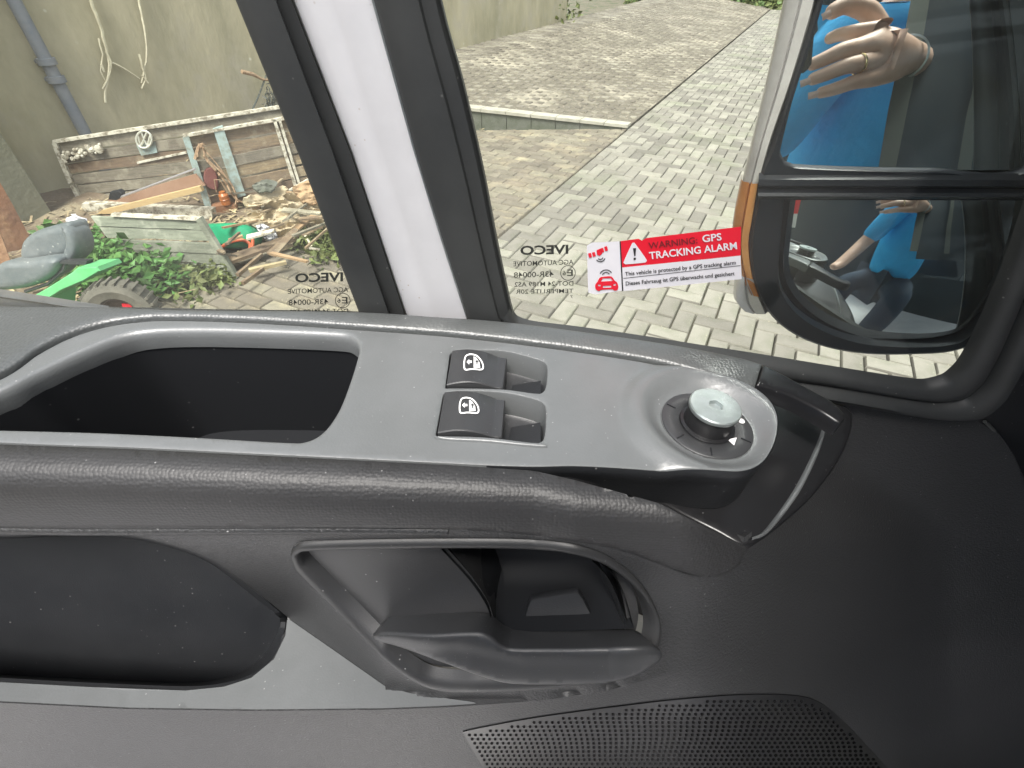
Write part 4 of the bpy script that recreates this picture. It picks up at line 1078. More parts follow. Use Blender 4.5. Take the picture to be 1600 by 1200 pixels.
# ---- release handle
hroot_m = MB()
cav = cr([(690, 866, 1), (760, 862), (850, 864), (905, 874), (950, 902), (975, 940), (990, 990, 1), (880, 994), (785, 994), (772, 985), (762, 955), (735, 915)], step=6)
bz2 = offs(bez, 15)
def bh(x, y):   # the dish falls away from the rim
    return 0
mb = MB()
mb.rim(bez, skin, [(-.5, 0.0), (0, .0010), (2.5, .0022), (6, .0024), (10, .0015), (13, -.0010), (17, -.0045)])
mb.patch(offs(bez, 17), skin, step=9, holes=[cav], h=lambda x, y: -.0045 - .004*smooth(600, 900, x))
mb.rim(cav, skin, [(0, -.0065), (1, -.012), (4, -.030)], h=lambda x, y: 0)
hz = mb.build('handle_bezel', M['doorsmooth'], door, 45)
mb = MB(); cd = Vector((0, 1, -.35)).normalized()
mb.loft([[skin(x, y) + cd*d_ for x, y in offs(cav, i_)] for d_, i_ in ((.004, -3), (.03, 2), (.04, 10))], closed=True)
mb.patch(offs(cav, 10), lambda x, y: skin(x, y) + cd*.04, step=14); mb.build('handle_cavity', M['deep'], hz, 60)
mb = MB()      # curved inner wall on the right
rows = []
for z_, k in ((-.004, 0), (-.010, 1), (-.018, 2), (-.026, 3)):
    rows.append([skin(x, y) + nrm(skin, x, y)*z_ for x, y in rsn(cr([(925-k*2, 888+k*5), (950-k*4, 912+k*4), (968-k*6, 945+k*2), (982-k*8, 992)], closed=False, step=6), 16)])
mb.loft(rows); mb.build('finger_wall', M['rocker'], hz, 80)
mb = MB(); part(cr([(815, 994, 1), (826, 962), (838, 954), (895, 948), (912, 954), (934, 994, 1)], step=5), off_surf(skin, -.012), [(0, -.004), (0, -.001), (2, 0)], step=8, mb=mb); mb.build('catch_plate', M['dark'], hz, 45)
for k in range(2):
    mb = MB(); sc_ = off_surf(skin, -.012); mb.tube([sc_(x, y) for x, y in cr([(840, 886+k*-10), (848, 890-k*10), (857, 888-k*10), (863, 883-k*10)], closed=False, step=3)], .0004, n=5); mb.build('screw_edge', M['silver'], hz)
mb = MB()
lev = cr([(592, 984), (598, 976), (640, 972), (740, 968), (768, 974), (790, 990), (820, 994), (950, 994), (1000, 994), (1014, 1002), (1012, 1016), (985, 1034), (940, 1044), (870, 1047), (800, 1046), (755, 1036), (690, 1014), (630, 1000), (600, 993)], step=5)
def lh(x, y):
    # crisp upper shelf falling to a rounded lower face
    t_ = table([(592, 978), (720, 974), (820, 994), (1010, 996)], x)
    return .0035 + .0045*smooth(592, 700, x) + .0022*(1 - smooth(0, 30, y - t_))
part(lev, skin, [(0, -.016), (0, -.0015), (1.5, -.0005), (4, 0)], step=6, mb=mb, h=lh)
lv = mb.build('release_lever', M['rocker'], hz, 50)
mb = MB()
fc_ = cr([(612, 992), (660, 1006), (700, 1011), (740, 1004), (775, 992), (800, 998), (780, 1016), (740, 1030)], closed=False, step=6)

# ---- speaker grille: a real perforated plate
mb = MB(); gsf = off_surf(skin, .0006)
holes = []
px_ = 0; rowi = 0; yy = 1088.0
gi = offs(grille, 6)
GX, GY = [], []
while yy < 1290:
    k_ = (skin(1000, yy+1)-skin(1000, yy-1)).length/2; kx = (skin(1001, yy)-skin(999, yy)).length/2
    dx = .0035/kx; dy = .0030/k_
    dx = max(8.2, min(11.5, dx)); dy = max(6.5, min(9, dy))
    xx = 720 + (dx/2 if rowi % 2 else 0)
    while xx < 1440:
        GX.append(xx); GY.append(yy); xx += dx
    yy += dy; rowi += 1
GX = np.array(GX); GY = np.array(GY); ok = inside(gi, GX, GY)
hexes = []
for x, y in zip(GX[ok], GY[ok]):
    hexes.append([(x + 3.1*math.cos(a*math.pi/3), y + 2.6*math.sin(a*math.pi/3)) for a in range(6)])
# plate built around the holes
P = [Vector(p) for p in grille]; E = [(i, (i+1) % len(grille)) for i in range(len(grille))]
for hx in hexes:
    b0 = len(P); P += [Vector(p) for p in hx]; E += [(b0+i, b0+(i+1) % 6) for i in range(6)]
vv, ee, ff, ov, oe, of = delaunay_2d_cdt(P, E, [], 0, 1e-7)
own = {}
for i, o_ in enumerate(ov):
    for k in o_: own[k] = i
hid = {}
for h_ in range(len(hexes)):
    for i in range(6): hid[own[len(grille)+h_*6+i]] = h_
cx = np.array([sum(vv[i].x for i in f)/3 for f in ff]); cy = np.array([sum(vv[i].y for i in f)/3 for f in ff]); okf = inside(grille, cx, cy)
fs = []
for f, o_ in zip(ff, okf):
    hs_ = {hid.get(i, -1) for i in f}
    if o_ and not (len(hs_) == 1 and -1 not in hs_): fs.append(tuple(reversed(f)))
mb.add([gsf(p.x, p.y) for p in vv], fs)
for hx in hexes:
    a_ = [gsf(*p) for p in hx]; nn_ = nrm(skin, *hx[0])
    mb.add(a_ + [p - nn_*.0012 for p in a_], [(i, (i+1) % 6, 6+(i+1) % 6, 6+i) for i in range(6)])
sg = mb.build('speaker_grille', M['gloss'], door, 30)
mb = MB(); mb.patch(grille, off_surf(skin, -.004), step=40); mb.rim(grille, skin, [(0, 0), (0, -.004)]); mb.build('speaker_backing', M['deep'], sg, 40)

# ---- glass, pillar, seals in the window plane
GP0 = shelf(800, 505) + Vector((0, .006, 0))
GN = E1.cross(Vector((0, -.10, 1))).normalized()
if GN.y < 0: GN = -GN
gsurf = plane_surf(GP0, GN)
IN = -GN
mb = MB(); q = [(-700, 560), (-700, -400), (1800, -400), (1900, 250), (1700, 640), (1200, 640)]
mb.patch(q, plane_surf(GP0 + GN*.004, GN), step=120)
mb.build('window_glass', M['glass'], door, 0)
def strip(name, edgeL, edgeR, m, prof, parent=door, ang=50, label=None):
    """long upright profile between two px edge curves; prof = (t across, height towards the cabin)"""
    n = 40; A_ = [lerpc(edgeL, i/n) for i in range(n+1)]; B_ = [lerpc(edgeR, i/n) for i in range(n+1)]
    rows = [[plane_surf(GP0 + IN*z, GN)(*lerp(a, b, t_)) for a, b in zip(A_, B_)] for t_, z in prof]
    mb = MB(); mb.loft(rows); o = mb.build(name, m, parent, ang)
    if label: o['label'] = label
    return o
def lerpc(pts, t):
    seg = t*(len(pts)-1); i = min(int(seg), len(pts)-2); return lerp(pts[i], pts[i+1], seg-i)
BL = [(270, -240), (368, 0), (470, 250), (515, 368), (570, 512)]
BM = [(340, -240), (432, 0), (520, 235), (570, 380), (617, 515)]
BR = [(362, -240), (455, 0), (548, 240), (590, 365), (640, 515)]
WR = [(505, -240), (584, 0), (650, 240), (690, 370), (737, 515)]
KR = [(640, -240), (688, 0), (722, 126), (753, 260), (776, 380), (797, 477), (812, 530)]
KR = cr(KR, closed=False, step=30)
pil = strip('window_pillar', BR, WR, M['white'], [(0, -.015), (0, -.006), (.10, -.001), (.40, .0), (.52, -.0010), (.68, -.0030), (.84, -.0030), (1, -.0042), (1, -.012)], label='white painted pillar between the two panes')
strip('pillar_seal', BL, BM, M['rubber'], [(0, -.006), (0, .004), (.06, .0062), (.5, .007), (.97, .0055), (1, .003), (1, -.006)], pil)
strip('seal_lip', BM, BR, M['rubber'], [(0, .001), (.3, .0), (1, -.003), (1, -.006)], pil)
strip('pillar_seal', WR, KR, M['rubber'], [(0, -.006), (0, .001), (.08, .003), (.55, .005), (.66, .0045), (.70, .002), (.92, .001), (1, -.002), (1, -.01)], pil)
strip('seal_lip', [(p[0]-2, p[1]) for p in KR], [(p[0]+3, p[1]) for p in KR], M['rubber2'], [(0, -.002), (.5, .0), (1, -.004)], pil)
# rounded seal at the lower corner of the front pane
fr_in = [(796, 480), (806, 500), (830, 508), (900, 516), (1000, 530), (1100, 546), (1180, 558), (1300, 578), (1400, 594), (1445, 600), (1478, 592), (1500, 572), (1522, 535), (1552, 470), (1580, 400), (1606, 325), (1640, 220), (1690, 50), (1740, -150), (1770, -300)]
fr_out = [(770, 500), (790, 530), (830, 545), (900, 550), (1000, 560), (1100, 580), (1180, 600), (1290, 612), (1400, 632), (1470, 642), (1525, 640), (1560, 610), (1590, 550), (1620, 470), (1650, 390), (1690, 300), (1720, 220), (1770, 50), (1820, -150), (1850, -300)]
def resample_pair(a, b, n=110):
    ca, cb = cr(a, closed=False, step=3), cr(b, closed=False, step=3)
    def rs(c):
        d = [0]
        for p, q in zip(c, c[1:]): d.append(d[-1] + math.hypot(q[0]-p[0], q[1]-p[1]))
        out = []; j = 0
        for i in range(n):
            t_ = d[-1]*i/(n-1)
            while j < len(d)-2 and d[j+1] < t_: j += 1
            out.append(lerp(c[j], c[j+1], (t_-d[j])/max(1e-9, d[j+1]-d[j])))
        return out
    return rs(ca), rs(cb)
# pair points index by index so the profile stays square to the run
IA = []; OB = []
for i in range(len(fr_in)-1):
    for k in range(8):
        t_ = k/8; IA.append(lerp(fr_in[i], fr_in[i+1], t_)); OB.append(lerp(fr_out[i], fr_out[i+1], t_))
IA = IA[:]; 
def sm(c):
    for _ in range(6): c = [c[0]] + [((c[i-1][0]+2*c[i][0]+c[i+1][0])/4, (c[i-1][1]+2*c[i][1]+c[i+1][1])/4) for i in range(1, len(c)-1)] + [c[-1]]
    return c
IA, OB = sm(IA), sm(OB)
rows = [[gsurf(*lerp(a, b, t_)) + IN*z for a, b in zip(IA, OB)] for t_, z in ((0, -.004), (.0, .002), (.10, .005), (.30, .0065), (.5, .005), (.56, .003), (.60, .008), (.8, .011), (1, .009), (1, -.004))]
mb = MB(); mb.loft(rows); fs_ = mb.build('window_seal', M['rubber'], door, 60)
# black trim to the right of the seal, running down beside the lower trim
tr_l = OB[OB.index(min(OB, key=lambda p: abs(p[0]-1525)+abs(p[1]-640))):]
mb = MB()
poly = [(p[0]-2, p[1]) for p in tr_l] + [(2100, -300), (2100, 1350), (1660, 1350), (1632, 1000), (1618, 850), (1590, 775), (1574, 722), (1552, 682), (1520, 650)]
def corner(x, y):
    r = ray(x, y); ya = (gsurf(x, min(y, 660)) + IN*.002).y; Y = ya + (Yr(y) + .006 - ya)*smooth(640, 720, y)
    return CAM + r*(Y/r.y)
mb.patch(poly, corner, step=30); mb.build('corner_trim', M['gloss'], door, 60)
mb = MB(); mb.tube([corner(x, y) + IN*.002 for x, y in cr([(1536, 655), (1552, 672), (1565, 700), (1574, 728)], closed=False, step=4)], .0012, n=6); mb.build('trim_edge', M['rubber2'], door)
# left end: polished waist strip outside the glass
mb = MB(); o1 = plane_surf(GP0 + GN*.012, GN)
rows = [[o1(*lerp(a, b, t_)) + GN*z for a, b in zip(*[[lerp(p, q_, k/12) for k in range(13)] for p, q_ in (((-300, 405), (170, 478)), ((-300, 438), (190, 500)))])] for t_, z in ((0, 0), (.2, -.004), (.45, -.002), (.5, .002), (.6, -.003), (.85, -.005), (1, 0))]
mb.loft(rows); mb.build('waist_strip', M['clear'], door, 60)
# outer skin of the door, white, hanging below the glass
mb = MB()
n_ = 26; rows = []
for dz, dy in ((0, .022), (-.03, .05), (-.07, .10), (-.12, .13), (-.30, .14), (-.60, .11)):
    rows.append([Vector((gsurf(x, table(rear+[(1900, 700)], x)).x, gsurf(x, table(rear+[(1900, 700)], x)).y, gsurf(x, table(rear+[(1900, 700)], x)).z)) + Vector((0, dy, dz-.012)) for x in range(-700, 1901, 100)])
mb.loft(rows); mb.build('outer_skin', M['white'], door, 50)

# ---- writing on the glass
def text_mesh(body, bold=0.0):
    c = bpy.data.curves.new('t', 'FONT'); c.body = body; c.offset = bold; c.resolution_u = 3
    o = bpy.data.objects.new('t', c); col.objects.link(o)
    dg = bpy.context.evaluated_depsgraph_get(); me = bpy.data.meshes.new_from_object(o.evaluated_get(dg))
    vs = [v.co.copy() for v in me.vertices]; fs = [tuple(p.vertices) for p in me.polygons]
    bpy.data.objects.remove(o); bpy.data.curves.remove(c); bpy.data.meshes.remove(me)
    return vs, fs
def put_text(mb, body, A_, B_, hpx, surf, m=None, mirror=False, bold=0.0, lift=.0, cap=None):
    """baseline from px A to px B (in reading order when mirrored: B is where the text ends)"""
    vs, fs = text_mesh(body, bold)
    x0 = min(v.x for v in vs); x1 = max(v.x for v in vs); ref = [v.y for v in vs]; 
    caph = cap or .70
    a = Vector((A_[0], A_[1])); b = Vector((B_[0], B_[1])); u = b - a; L_ = u.length; un = u/L_; vn = Vector((0, -1)) if mirror else Vector((un.y, -un.x))
    pts = []
    for v in vs:
        t_ = (v.x-x0)/(x1-x0); p = a + u*t_ + vn*(v.y/caph*hpx); pts.append(surf(p.x, p.y) + IN*lift)
    mb.add(pts, fs, m)
tsf = plane_surf(GP0 + GN*.0036, GN)
for k, (dx, dy) in enumerate(((0, 0), (-352, 43))):
    mb = MB(); Q = lambda x, y: (x+dx, y+dy)
    put_text(mb, 'IVECO', Q(888, 396), Q(813, 398), 13.5, tsf, mirror=True, bold=.03)
    put_text(mb, 'AGC AUTOMOTIVE', Q(896, 413), Q(802, 416), 7.5, tsf, mirror=True, bold=.008)
    put_text(mb, '43R-00048', Q(865, 432), Q(803, 434), 8.5, tsf, mirror=True, bold=.008)
    put_text(mb, 'E', Q(895, 431), Q(886, 431), 10, tsf, mirror=True, bold=.01); put_text(mb, '6', Q(884, 430), Q(879, 430), 7, tsf, mirror=True, bold=.01)
    put_text(mb, 'DOT-24 M189 AS2', Q(896, 446), Q(804, 448), 7, tsf, mirror=True, bold=.008)
    put_text(mb, 'TEMPERLITE 20R', Q(896, 457.5), Q(806, 459), 6.5, tsf, mirror=True, bold=.008)
    put_text(mb, '7', Q(895, 466), Q(891, 466), 5, tsf, mirror=True)
    cc = Q(887.5, 426.5); n_ = 28
    o_ = [(cc[0]+12*math.cos(a*2*math.pi/n_), cc[1]+12*math.sin(a*2*math.pi/n_)) for a in range(n_)]
    mb.patch(o_, tsf, step=20, holes=[offs(o_, 1.1)])
    o = mb.build('glass_marking', M['glassink'], door, 0)
    o['label'] = ('mirrored black maker mark on the front pane', 'mirrored black maker mark on the rear pane')[k]

# ---- warning sticker
stx = lambda z: plane_surf(GP0 + GN*(.0036 - z), GN)
mb = MB()
left = [(917, 384), (925, 379), (969, 377), (973, 454), (930, 460), (919, 457)]
mb.patch(left, stx(.0006), M['paper'], step=20)
mb.patch([(971, 418), (1157, 399), (1159, 436), (973, 455)], stx(.0006), M['paper'], step=20)
mb.patch([(968, 377), (998, 373), (1003, 376), (1010, 372), (1158, 354), (1157, 399.5), (972, 419)], stx(.0006), M['red'], step=20)
mb.patch([(968, 377), (970, 377), (974, 455), (972, 455)], stx(.0008), M['ink'], step=20)
mb.patch([(974, 434.5), (1157, 414.5), (1157, 415.3), (974, 435.3)], stx(.0008), M['ink'], step=20)
tri = cr([(990, 378), (1011, 409), (974, 412)], step=200)
tri = cr([(988, 379.5), (991, 379), (1011, 407), (1009, 410), (977, 413), (974, 410.5)], step=4)
mb.patch(tri, stx(.0008), M['paper'], step=20)
mb.patch([(989, 388), (994, 387.5), (993, 400), (991, 400)], stx(.001), M['ink'], step=20)
mb.patch([(990, 403), (993.5, 402.6), (993.5, 406), (990, 406.4)], stx(.001), M['ink'], step=20)
t3 = stx(.0009)
put_text(mb, 'WARNING:', (1014, 389), (1090, 380), 10, t3, M['darkred'], bold=.01)
put_text(mb, 'GPS', (1098, 378.5), (1128, 375), 11, t3, M['paper'], bold=.02)
put_text(mb, 'TRACKING ALARM', (1015, 405), (1152, 389), 11, t3, M['paper'], bold=.02)
put_text(mb, 'This vehicle is protected by a GPS tracking alarm', (977, 431), (1150, 413), 6, t3, M['ink'], bold=.012)
put_text(mb, 'Dieses Fahrzeug ist GPS überwacht und gesichert', (978, 446), (1148, 430), 6, t3, M['ink'], bold=.012)
def rp(cx, cy, w_, h_, a): 
    c_, s_ = math.cos(R(a)), math.sin(R(a)); return [(cx + x*c_ - y*s_, cy + x*s_ + y*c_) for x, y in ((-w_/2,-h_/2),(w_/2,-h_/2),(w_/2,h_/2),(-w_/2,h_/2))]
for c_ in ((922, 399), (928, 397.5), (941, 391), (947, 388.5)): mb.patch(rp(*c_, 4.5, 7, -15), t3, M['red'], step=20)
mb.patch([(932, 391), (939, 388), (941, 396), (937, 400), (933, 398)], t3, M['red'], step=20)
def arc(cx, cy, r, a0, a1, wd, m):
    n = 10; o = [(cx + r*math.cos(R(a0+(a1-a0)*k/n)), cy + r*math.sin(R(a0+(a1-a0)*k/n))) for k in range(n+1)]
    i = [(cx + (r-wd)*math.cos(R(a0+(a1-a0)*k/n)), cy + (r-wd)*math.sin(R(a0+(a1-a0)*k/n))) for k in range(n+1)]
    mb.patch(o + i[::-1], t3, m, step=30)
arc(938, 401, 5, 20, 140, 1.4, M['ink']); arc(938, 401, 8.5, 20, 140, 1.4, M['ink'])
arc(947, 432, 7, 205, 325, 1.4, M['ink']); arc(947, 432, 11, 205, 325, 1.4, M['ink'])
car = cr([(931, 452), (930, 445), (933, 441), (937, 434), (942, 432.5), (955, 432), (960, 438), (964, 441), (966, 447), (965, 453), (960, 454), (957, 452), (939, 453), (936, 455)], step=2)
mb.patch(car, t3, M['red'], step=20, holes=[[(939, 440), (942, 435), (954, 434.5), (958, 439)], rp(936.5, 446, 4, 2.5, 10), rp(960.5, 445, 4, 2.5, -10), rp(948.5, 448, 13, 3, -2)])
so = mb.build('warning_sticker', None, door, 0, weld=False); so['label'] = 'red and white tracking alarm warning sticker on the glass'

# ================================================================== WING MIRROR (fixed to the door)
mn = (-ray(1190, 60)).normalized(); mp0 = at(1190, 60, .40)
mp0 = CAM - mn*.345
msf = plane_surf(mp0, mn)
OUTW = -mn
hous = [(1282, -60), (1275, 0), (1235, 130), (1205, 225), (1190, 262), (1183, 300), (1172, 360), (1172, 410), (1182, 455), (1205, 492), (1240, 520), (1290, 540), (1350, 550), (1420, 551), (1490, 545), (1540, 520), (1580, 460), (1620, 340), (1680, 150), (1740, -60)]
hous = cr(hous, step=10)
up_m = cr([(1290, -120), (1290, -20), (1278, 20), (1250, 110), (1222, 218), (1219, 240), (1226, 253), (1240, 258), (1330, 262), (1450, 264), (1600, 263), (1680, 150), (1740, -120)], step=8)
lo_m = cr([(1224, 309, 1), (1218, 380), (1216, 430), (1226, 462), (1250, 490), (1290, 514), (1340, 530), (1400, 536), (1470, 534), (1510, 520), (1545, 470), (1590, 380), (1615, 309, 1)], step=8)
mb = MB()
mb.rim(hous, msf, [(0, -.05), (-3, -.03), (-1, -.004), (2, .004), (6, .006), (10, .0055)])
mb.patch(offs(hous, 10), msf, step=22, holes=[offs(up_m, -2), lo_m], h=lambda x, y: .0055)
mb.rim(up_m, msf, [(-2, .0055), (0, .004), (1, -.001)]); mb.rim(lo_m, msf, [(0, .0055), (1, -.004)])
rows = []
b0 = [msf(x, y) for x, y in hous]
cc = sum(b0, Vector())/len(b0)
rows = [[p + OUTW*.05 for p in b0], [p.lerp(cc, .12) + OUTW*.09 for p in b0], [p.lerp(cc, .45) + OUTW*.13 for p in b0], [cc + OUTW*.14 for p in b0]]
mb.loft(rows, closed=True)
wm = mb.build('wing_mirror', M['housing'], door, 50); wm['label'] = 'black wing mirror with two panes and an amber lens'
mb = MB(); mb.patch(up_m, msf, step=60); mb.build('mirror_pane', M['mirror'], wm, 0)
# wide-angle pane: a shallow dome
ap_ = msf(1335, 330); RC = .34
n2 = (-ray(1335, 330)).normalized()
p20 = plane_surf(msf(1380, 420), (mn*.4 + n2*.6).normalized())
fw = (mn*.4 + n2*.6).normalized()
apex = p20(1330, 275)
# slide the dome so its apex normal looks back at the driver
apex_dir = (CAM - apex).normalized()
p21 = plane_surf(apex, apex_dir)
msf2 = plane_surf(mp0 - mn*.006, mn)
def dome(x, y):
    p = p21(x, y); r2 = (p - apex).length_squared; dz_ = max(0.0, apex.z - p.z); return p - apex_dir*(r2/(2*RC) + 3.6*dz_**3)
mb = MB(); mb.patch(offs(lo_m, -6), dome, step=10); mb.build('wide_angle_pane', M['mirror2'], wm, 180)
# bar between the panes
mb = MB(); br = [(1186, 268), (1700, 268), (1700, 306), (1184, 306)]
A_ = [lerp(br[0], br[1], k/20) for k in range(21)]; B_ = [lerp(br[3], br[2], k/20) for k in range(21)]
mb.loft([[msf(*lerp(a, b, t_)) + mn*z for a, b in zip(A_, B_)] for t_, z in ((0, .004), (.2, .009), (.45, .0095), (.55, .006), (.6, .006), (.68, .012), (.8, .013), (.95, .010), (1, .002))])
mb.build('pane_divider', M['housing'], wm, 40)
# clear and amber side lens on the outer edge
def lens(name, a, b, m):
    A_ = cr(a, closed=False, step=6); B_ = cr(b, closed=False, step=6); n = min(len(A_), len(B_))
    ra, rb = resample_pair(a, b, 50)
    mb = MB(); mb.loft([[msf(*lerp(p, q_, t_)) + mn*z for p, q_ in zip(ra, rb)] for t_, z in ((0, -.03), (0, -.006), (.12, .001), (.45, .004), (.5, .0025), (.55, .004), (.9, .003), (1, -.001), (1, -.03))])
    return mb.build(name, m, wm, 50)
lens('clear_lens', [(1240, -60), (1226, 0), (1200, 120), (1176, 220), (1160, 285)], [(1284, -60), (1276, 0), (1240, 120), (1205, 220), (1187, 285)], M['clear'])
lens('amber_lens', [(1158, 283), (1146, 340), (1143, 385), (1150, 425), (1163, 455)], [(1187, 283), (1178, 340), (1172, 380), (1178, 430), (1190, 462)], M['orange'])
lens('clear_lens', [(1150, 425), (1146, 450), (1147, 472), (1160, 486)], [(1180, 435), (1186, 455), (1195, 475), (1200, 488)], M['clear'])
# arm joining the mirror to the door
mb = MB(); mb.tube([msf(1520, 420) + OUTW*.06, msf(1600, 480) + OUTW*.02, gsurf(1640, 560) + GN*.03], [.03, .026, .03], n=14); mb.build('mirror_arm', M['housing'], wm, 60)

# ================================================================== PHOTOGRAPHER AND CAB (seen in the mirror)
def V(px, py, d):
    p = at(px, py, d); return p - mn*2*((p - mp0).dot(mn))
pn = thing('person', 'person in a sky blue shirt holding up a phone, reflected in the wing mirror', 'person', V(1345, 260, 1.3) - Z*.75)
def skinned(name, joints, edges, m, parent, root=0, sub=2):
    me = bpy.data.meshes.new(name); me.from_pydata([tuple(j[0]) for j in joints], edges, []); o = bpy.data.objects.new(name, me); col.objects.link(o)
    md = o.modifiers.new('skin', 'SKIN'); md.use_smooth_shade = True
    for i, j in enumerate(joints):
        sv = me.skin_vertices[0].data[i]; sv.radius = (j[1], j[1]) if not isinstance(j[1], tuple) else j[1]; sv.use_root = (i == root)
    s2 = o.modifiers.new('sub', 'SUBSURF'); s2.levels = sub; s2.render_levels = sub
    me.materials.append(m)
    dg = bpy.context.evaluated_depsgraph_get(); dg.update()
    m2_ = bpy.data.meshes.new_from_object(o.evaluated_get(dg)); bpy.data.objects.remove(o)
    o = bpy.data.objects.new(name, m2_); col.objects.link(o)
    m2_.polygons.foreach_set('use_smooth', [True]*len(m2_.polygons))
    o.parent = parent; o.matrix_parent_inverse = pinv(parent); return o
D0 = .71
J = [(V(1412, 90, D0+.02), .026),            # 0 wrist
     (V(1385, 82, D0), .030),               # 1 palm
     (V(1372, 50, D0-.01), .017),              # 2 index knuckle
     (V(1366, 72, D0-.015), .017),             # 3 middle knuckle
     (V(1370, 96, D0-.015), .016),             # 4 ring knuckle
     (V(1378, 118, D0-.005), .015),            # 5 little knuckle
     (V(1335, 50, D0-.02), .0105), (V(1308, 55, D0+.0), .0095), (V(1292, 62, D0+.02), .008),
     (V(1318, 78, D0-.03), .0115), (V(1285, 94, D0-.02), .010), (V(1260, 104, D0-.01), .0085),
     (V(1325, 102, D0-.03), .011), (V(1290, 116, D0-.02), .010), (V(1261, 127, D0-.01), .0085),
     (V(1335, 128, D0-.02), .0100), (V(1302, 140, D0-.015), .0088), (V(1274, 147, D0-.005), .0075),
     (V(1374, 52, D0+.0), .019), (V(1358, 16, D0-.01), .015), (V(1322, 6, D0-.015), .0125), (V(1290, 24, D0-.01), .010),
     (V(1462, 118, .98), .036), (V(1470, 60, 1.2), .05)]
Ed = [(0,1),(1,3),(3,2),(1,5),(3,4),(2,6),(6,7),(7,8),(3,9),(9,10),(10,11),(4,12),(12,13),(13,14),(5,15),(15,16),(16,17),(1,18),(18,19),(19,20),(20,21),(0,22),(22,23)]
# one continuous body: hand - arm - shoulder - neck - head - torso - legs
tor = V(1350, 190, 1.22)
chest = tor + Z*.02; pel = tor + Vector((-.02, -.12, -.42)); neck = chest + Z*.30; headc = neck + Z*.16 + Vector((0, .03, 0))
shR = J[23][0]; shL = chest + (chest - shR)*.9; shL.z = chest.z + .16
b0 = len(J)
J[23] = (Vector((shR.x, shR.y, chest.z + .16)), .055)
J += [(chest + Z*.12, .06), (chest, .07), (pel, .08), (neck, .045), (headc, .08), (headc + Z*.10, .07), (shL, .045),
      (pel + Vector((.16, .22, -.02)), .07), (pel + Vector((.16, .40, -.38)), .05), (pel + Vector((-.16, .22, -.02)), .07), (pel + Vector((-.16, .40, -.38)), .05),
      (shL + Vector((-.10, .04, -.28)), .042), (shL + Vector((-.10, .22, -.46)), .032), (shL + Vector((-.10, .28, -.48)), .022)]
Ed += [(23, b0), (b0, b0+1), (b0+1, b0+2), (b0, b0+3), (b0+3, b0+4), (b0+4, b0+5), (b0, b0+6), (b0+2, b0+7), (b0+7, b0+8), (b0+2, b0+9), (b0+9, b0+10), (b0+6, b0+11), (b0+11, b0+12), (b0+12, b0+13)]
skinned('body', J, Ed, M['skin'], pn, root=1)
Js = [(J[22][0].lerp(J[0][0], .45), .048), (J[22][0], .056), (J[23][0], .075), (J[b0][0], .14), (J[b0+1][0], .165), (J[b0+2][0], .16), (J[b0+6][0], .075), (J[b0+11][0], .056)]
skinned('shirt', Js, [(0,1),(1,2),(2,3),(3,4),(4,5),(3,6),(6,7)], M['shirt'], pn, root=4)
Jt = [(J[b0+2][0] - Z*.03, .16), (J[b0+7][0], .085), (J[b0+8][0], .07), (J[b0+9][0], .085), (J[b0+10][0], .07)]
skinned('trousers', Jt, [(0,1),(1,2),(0,3),(3,4)], M['trousers'], pn)
b = MB(); hc = headc + Z*.07 + Vector((0, -.02, 0)); b.lathe(hc, Z, [(.0, .075), (.055, .062), (.085, .03), (.09, -.01), (.082, -.05)], n=20); b.build('hair', mat('short_brown_hair', (.05,.03,.02), .8), pn, 60)
fwd = Vector((.1, 1, -.1)).normalized(); rt_ = fwd.cross(Z).normalized()
b = MB(); b.lathe(headc + fwd*.078 - Z*.0, fwd, [(.012,-.01),(.010,.008),(0,.02)], n=8); b.build('nose', M['skin'], pn)
for s_ in (-1, 1):
    b = MB(); b.lathe(headc + rt_*.085*s_, rt_*s_, [(.02,-.005),(.018,.008),(0,.01)], n=10); b.build('ear', M['skin'], pn)
    b = MB(); b.lathe(headc + fwd*.076 + rt_*.03*s_ + Z*.03, fwd, [(.010,-.004),(.007,.004),(0,.006)], n=10); b.build('eye', M['ink'], pn)
b = MB(); b.lathe(headc + fwd*.078 - Z*.045, fwd, [(.02,-.004),(.012,.003),(0,.004)], n=10); b.build('mouth', mat('lips', (.4,.16,.13), .5), pn)
for a_, b__ in ((10, 11), (13, 14), (16, 17), (20, 21)):
    p1_, p2_ = J[a_][0], J[b__][0]; dd_ = (p2_-p1_).normalized(); out_ = (mn*-1); out_ = (out_ - dd_*out_.dot(dd_)).normalized(); sd2 = dd_.cross(out_)
    b = MB(); c_ = p2_ + dd_*.003 + out_*(J[b__][1]*.86)
    b.loft([[c_ + dd_*(u*.0065) + sd2*(v*.0045) + out_*(.0012*(1-u*u)*(1-v*v) - .0010*abs(v) - .0008*max(0,u)) for v in (-1,-.5,0,.5,1)] for u in (-1,-.5,0,.5,1)]); b.build('fingernail', mat('nail', (.72,.52,.45), .3), pn, 80)
b = MB(); rp0 = J[12][0].lerp(J[4][0], .35); ra_ = (J[12][0]-J[4][0]).normalized()
b.lathe(rp0, ra_, [(.0125,-.002),(.0135,-.001),(.0135,.001),(.0125,.002)], n=20); b.build('ring', M['gold'], pn)
b = MB(); ba = (J[22][0]-J[0][0]).normalized(); bc = J[0][0] + ba*.005
b.lathe(bc, ba, [(.0275,-.003),(.030,-.002),(.030,.002),(.0275,.003)], n=24); b.build('bracelet', M['silver'], pn)
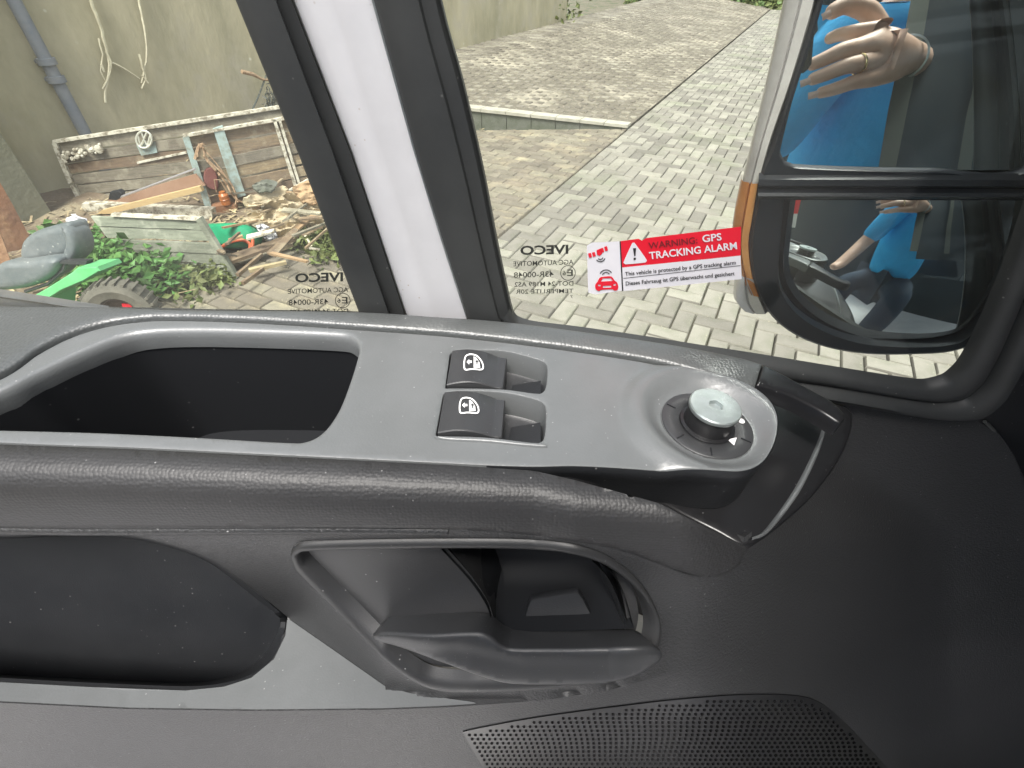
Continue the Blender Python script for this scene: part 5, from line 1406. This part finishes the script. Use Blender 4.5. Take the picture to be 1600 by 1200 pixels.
# phone, lens just behind the camera
phn = MB(); back = -ray(800, 600).normalized(); U_ = Vector((0, sp, cp))
pcen = CAM + back*.016 + Vector((1, 0, 0))*-.036 - U_*.012
phn.prism([pcen + Vector((1,0,0))*x + U_*y for x, y in cr([(-.078,-.034),(-.074,-.038),(.074,-.038),(.078,-.034),(.078,.034),(.074,.038),(-.074,.038),(-.078,.034)], step=1)], back*.009)
po_ = phn.build('phone', M['phone'], smooth_angle=0); tag(po_, 'dark phone held by the person, reflected in the wing mirror', 'phone')

# cab behind the photographer
cab = thing('van_cab', 'dark van cab interior with grey pillars, reflected in the wing mirror', 'van cab', V(1500, 300, 1.9) - Z*.8)
M['cab'] = mat('navy_cab_lining', (.010, .022, .035), .85, (.014, .03, .045), 4)
M['cabtrim'] = mat('grey_cab_trim', (.10, .115, .10), .6, (.08, .09, .085), 10)
def vs_(d): return lambda x, y: V(x, y, d)
def vprism(q, d, m, name, th=.05):
    P = [V(x, y, d) for x, y in q]; c = MB(); c.prism(P, (P[0]-CAM).normalized()*th if False else -mn*0 + (V(q[0][0], q[0][1], d+th) - P[0])); return c.build(name, m, cab, smooth_angle=0)
vprism([(1434, -60), (1412, 60), (1388, 170), (1366, 300), (1392, 300), (1420, 160), (1444, 50), (1462, -60)], .735, M['cabtrim'], 'grab_pillar', .02)
vprism([(1448, -260), (1438, 30), (1410, 160), (1385, 330), (1900, 330), (1900, -260)], .765, M['cab'], 'pillar_lining', .01)
vprism([(1560, -60), (1540, 60), (1510, 180), (1490, 300), (1512, 300), (1530, 180), (1556, 60), (1574, -60)], .752, M['cabtrim'], 'windscreen_pillar', .008)
c = MB(); c.box((-.2, -1.9, H-.35), (4.2, .05, 1.9)); c.build('rear_wall', M['cab'], cab, smooth_angle=0)
c = MB(); rz_ = .0
c.box((.95, -.40, H+.50), (1.66, 1.8, .05)); c.build('roof_shade', M['cab'], cab, smooth_angle=0)  # unseen partial cab roof, sized to shade the right side of the door
c = MB(); c.box((.95, -.25, H-.35), (.05, 1.2, 1.85)); c.build('side_shade_wall', M['cab'], cab, smooth_angle=0)  # unseen cab side wall, placed to darken the right side of the door
c = MB()
c.box((.0, -.85, H-.95), (2.6, 1.5, .06)); c.build('mirror_crescent_slab', M['white'], cab, smooth_angle=0)  # added white slab, gives the pale crescent in the lower mirror pane
c = MB()
c.box(V(1480, 330, 1.5), (.5, .5, .16), rz=.3); c.build('seat', M['cab'], cab, smooth_angle=0)

# ---- finish
for o in list(col.objects):
    if o.type == 'MESH' and o.data.users > 1: pass
print('objects', len(col.objects), 'tris', sum(len(o.data.polygons) for o in col.objects if o.type == 'MESH'))
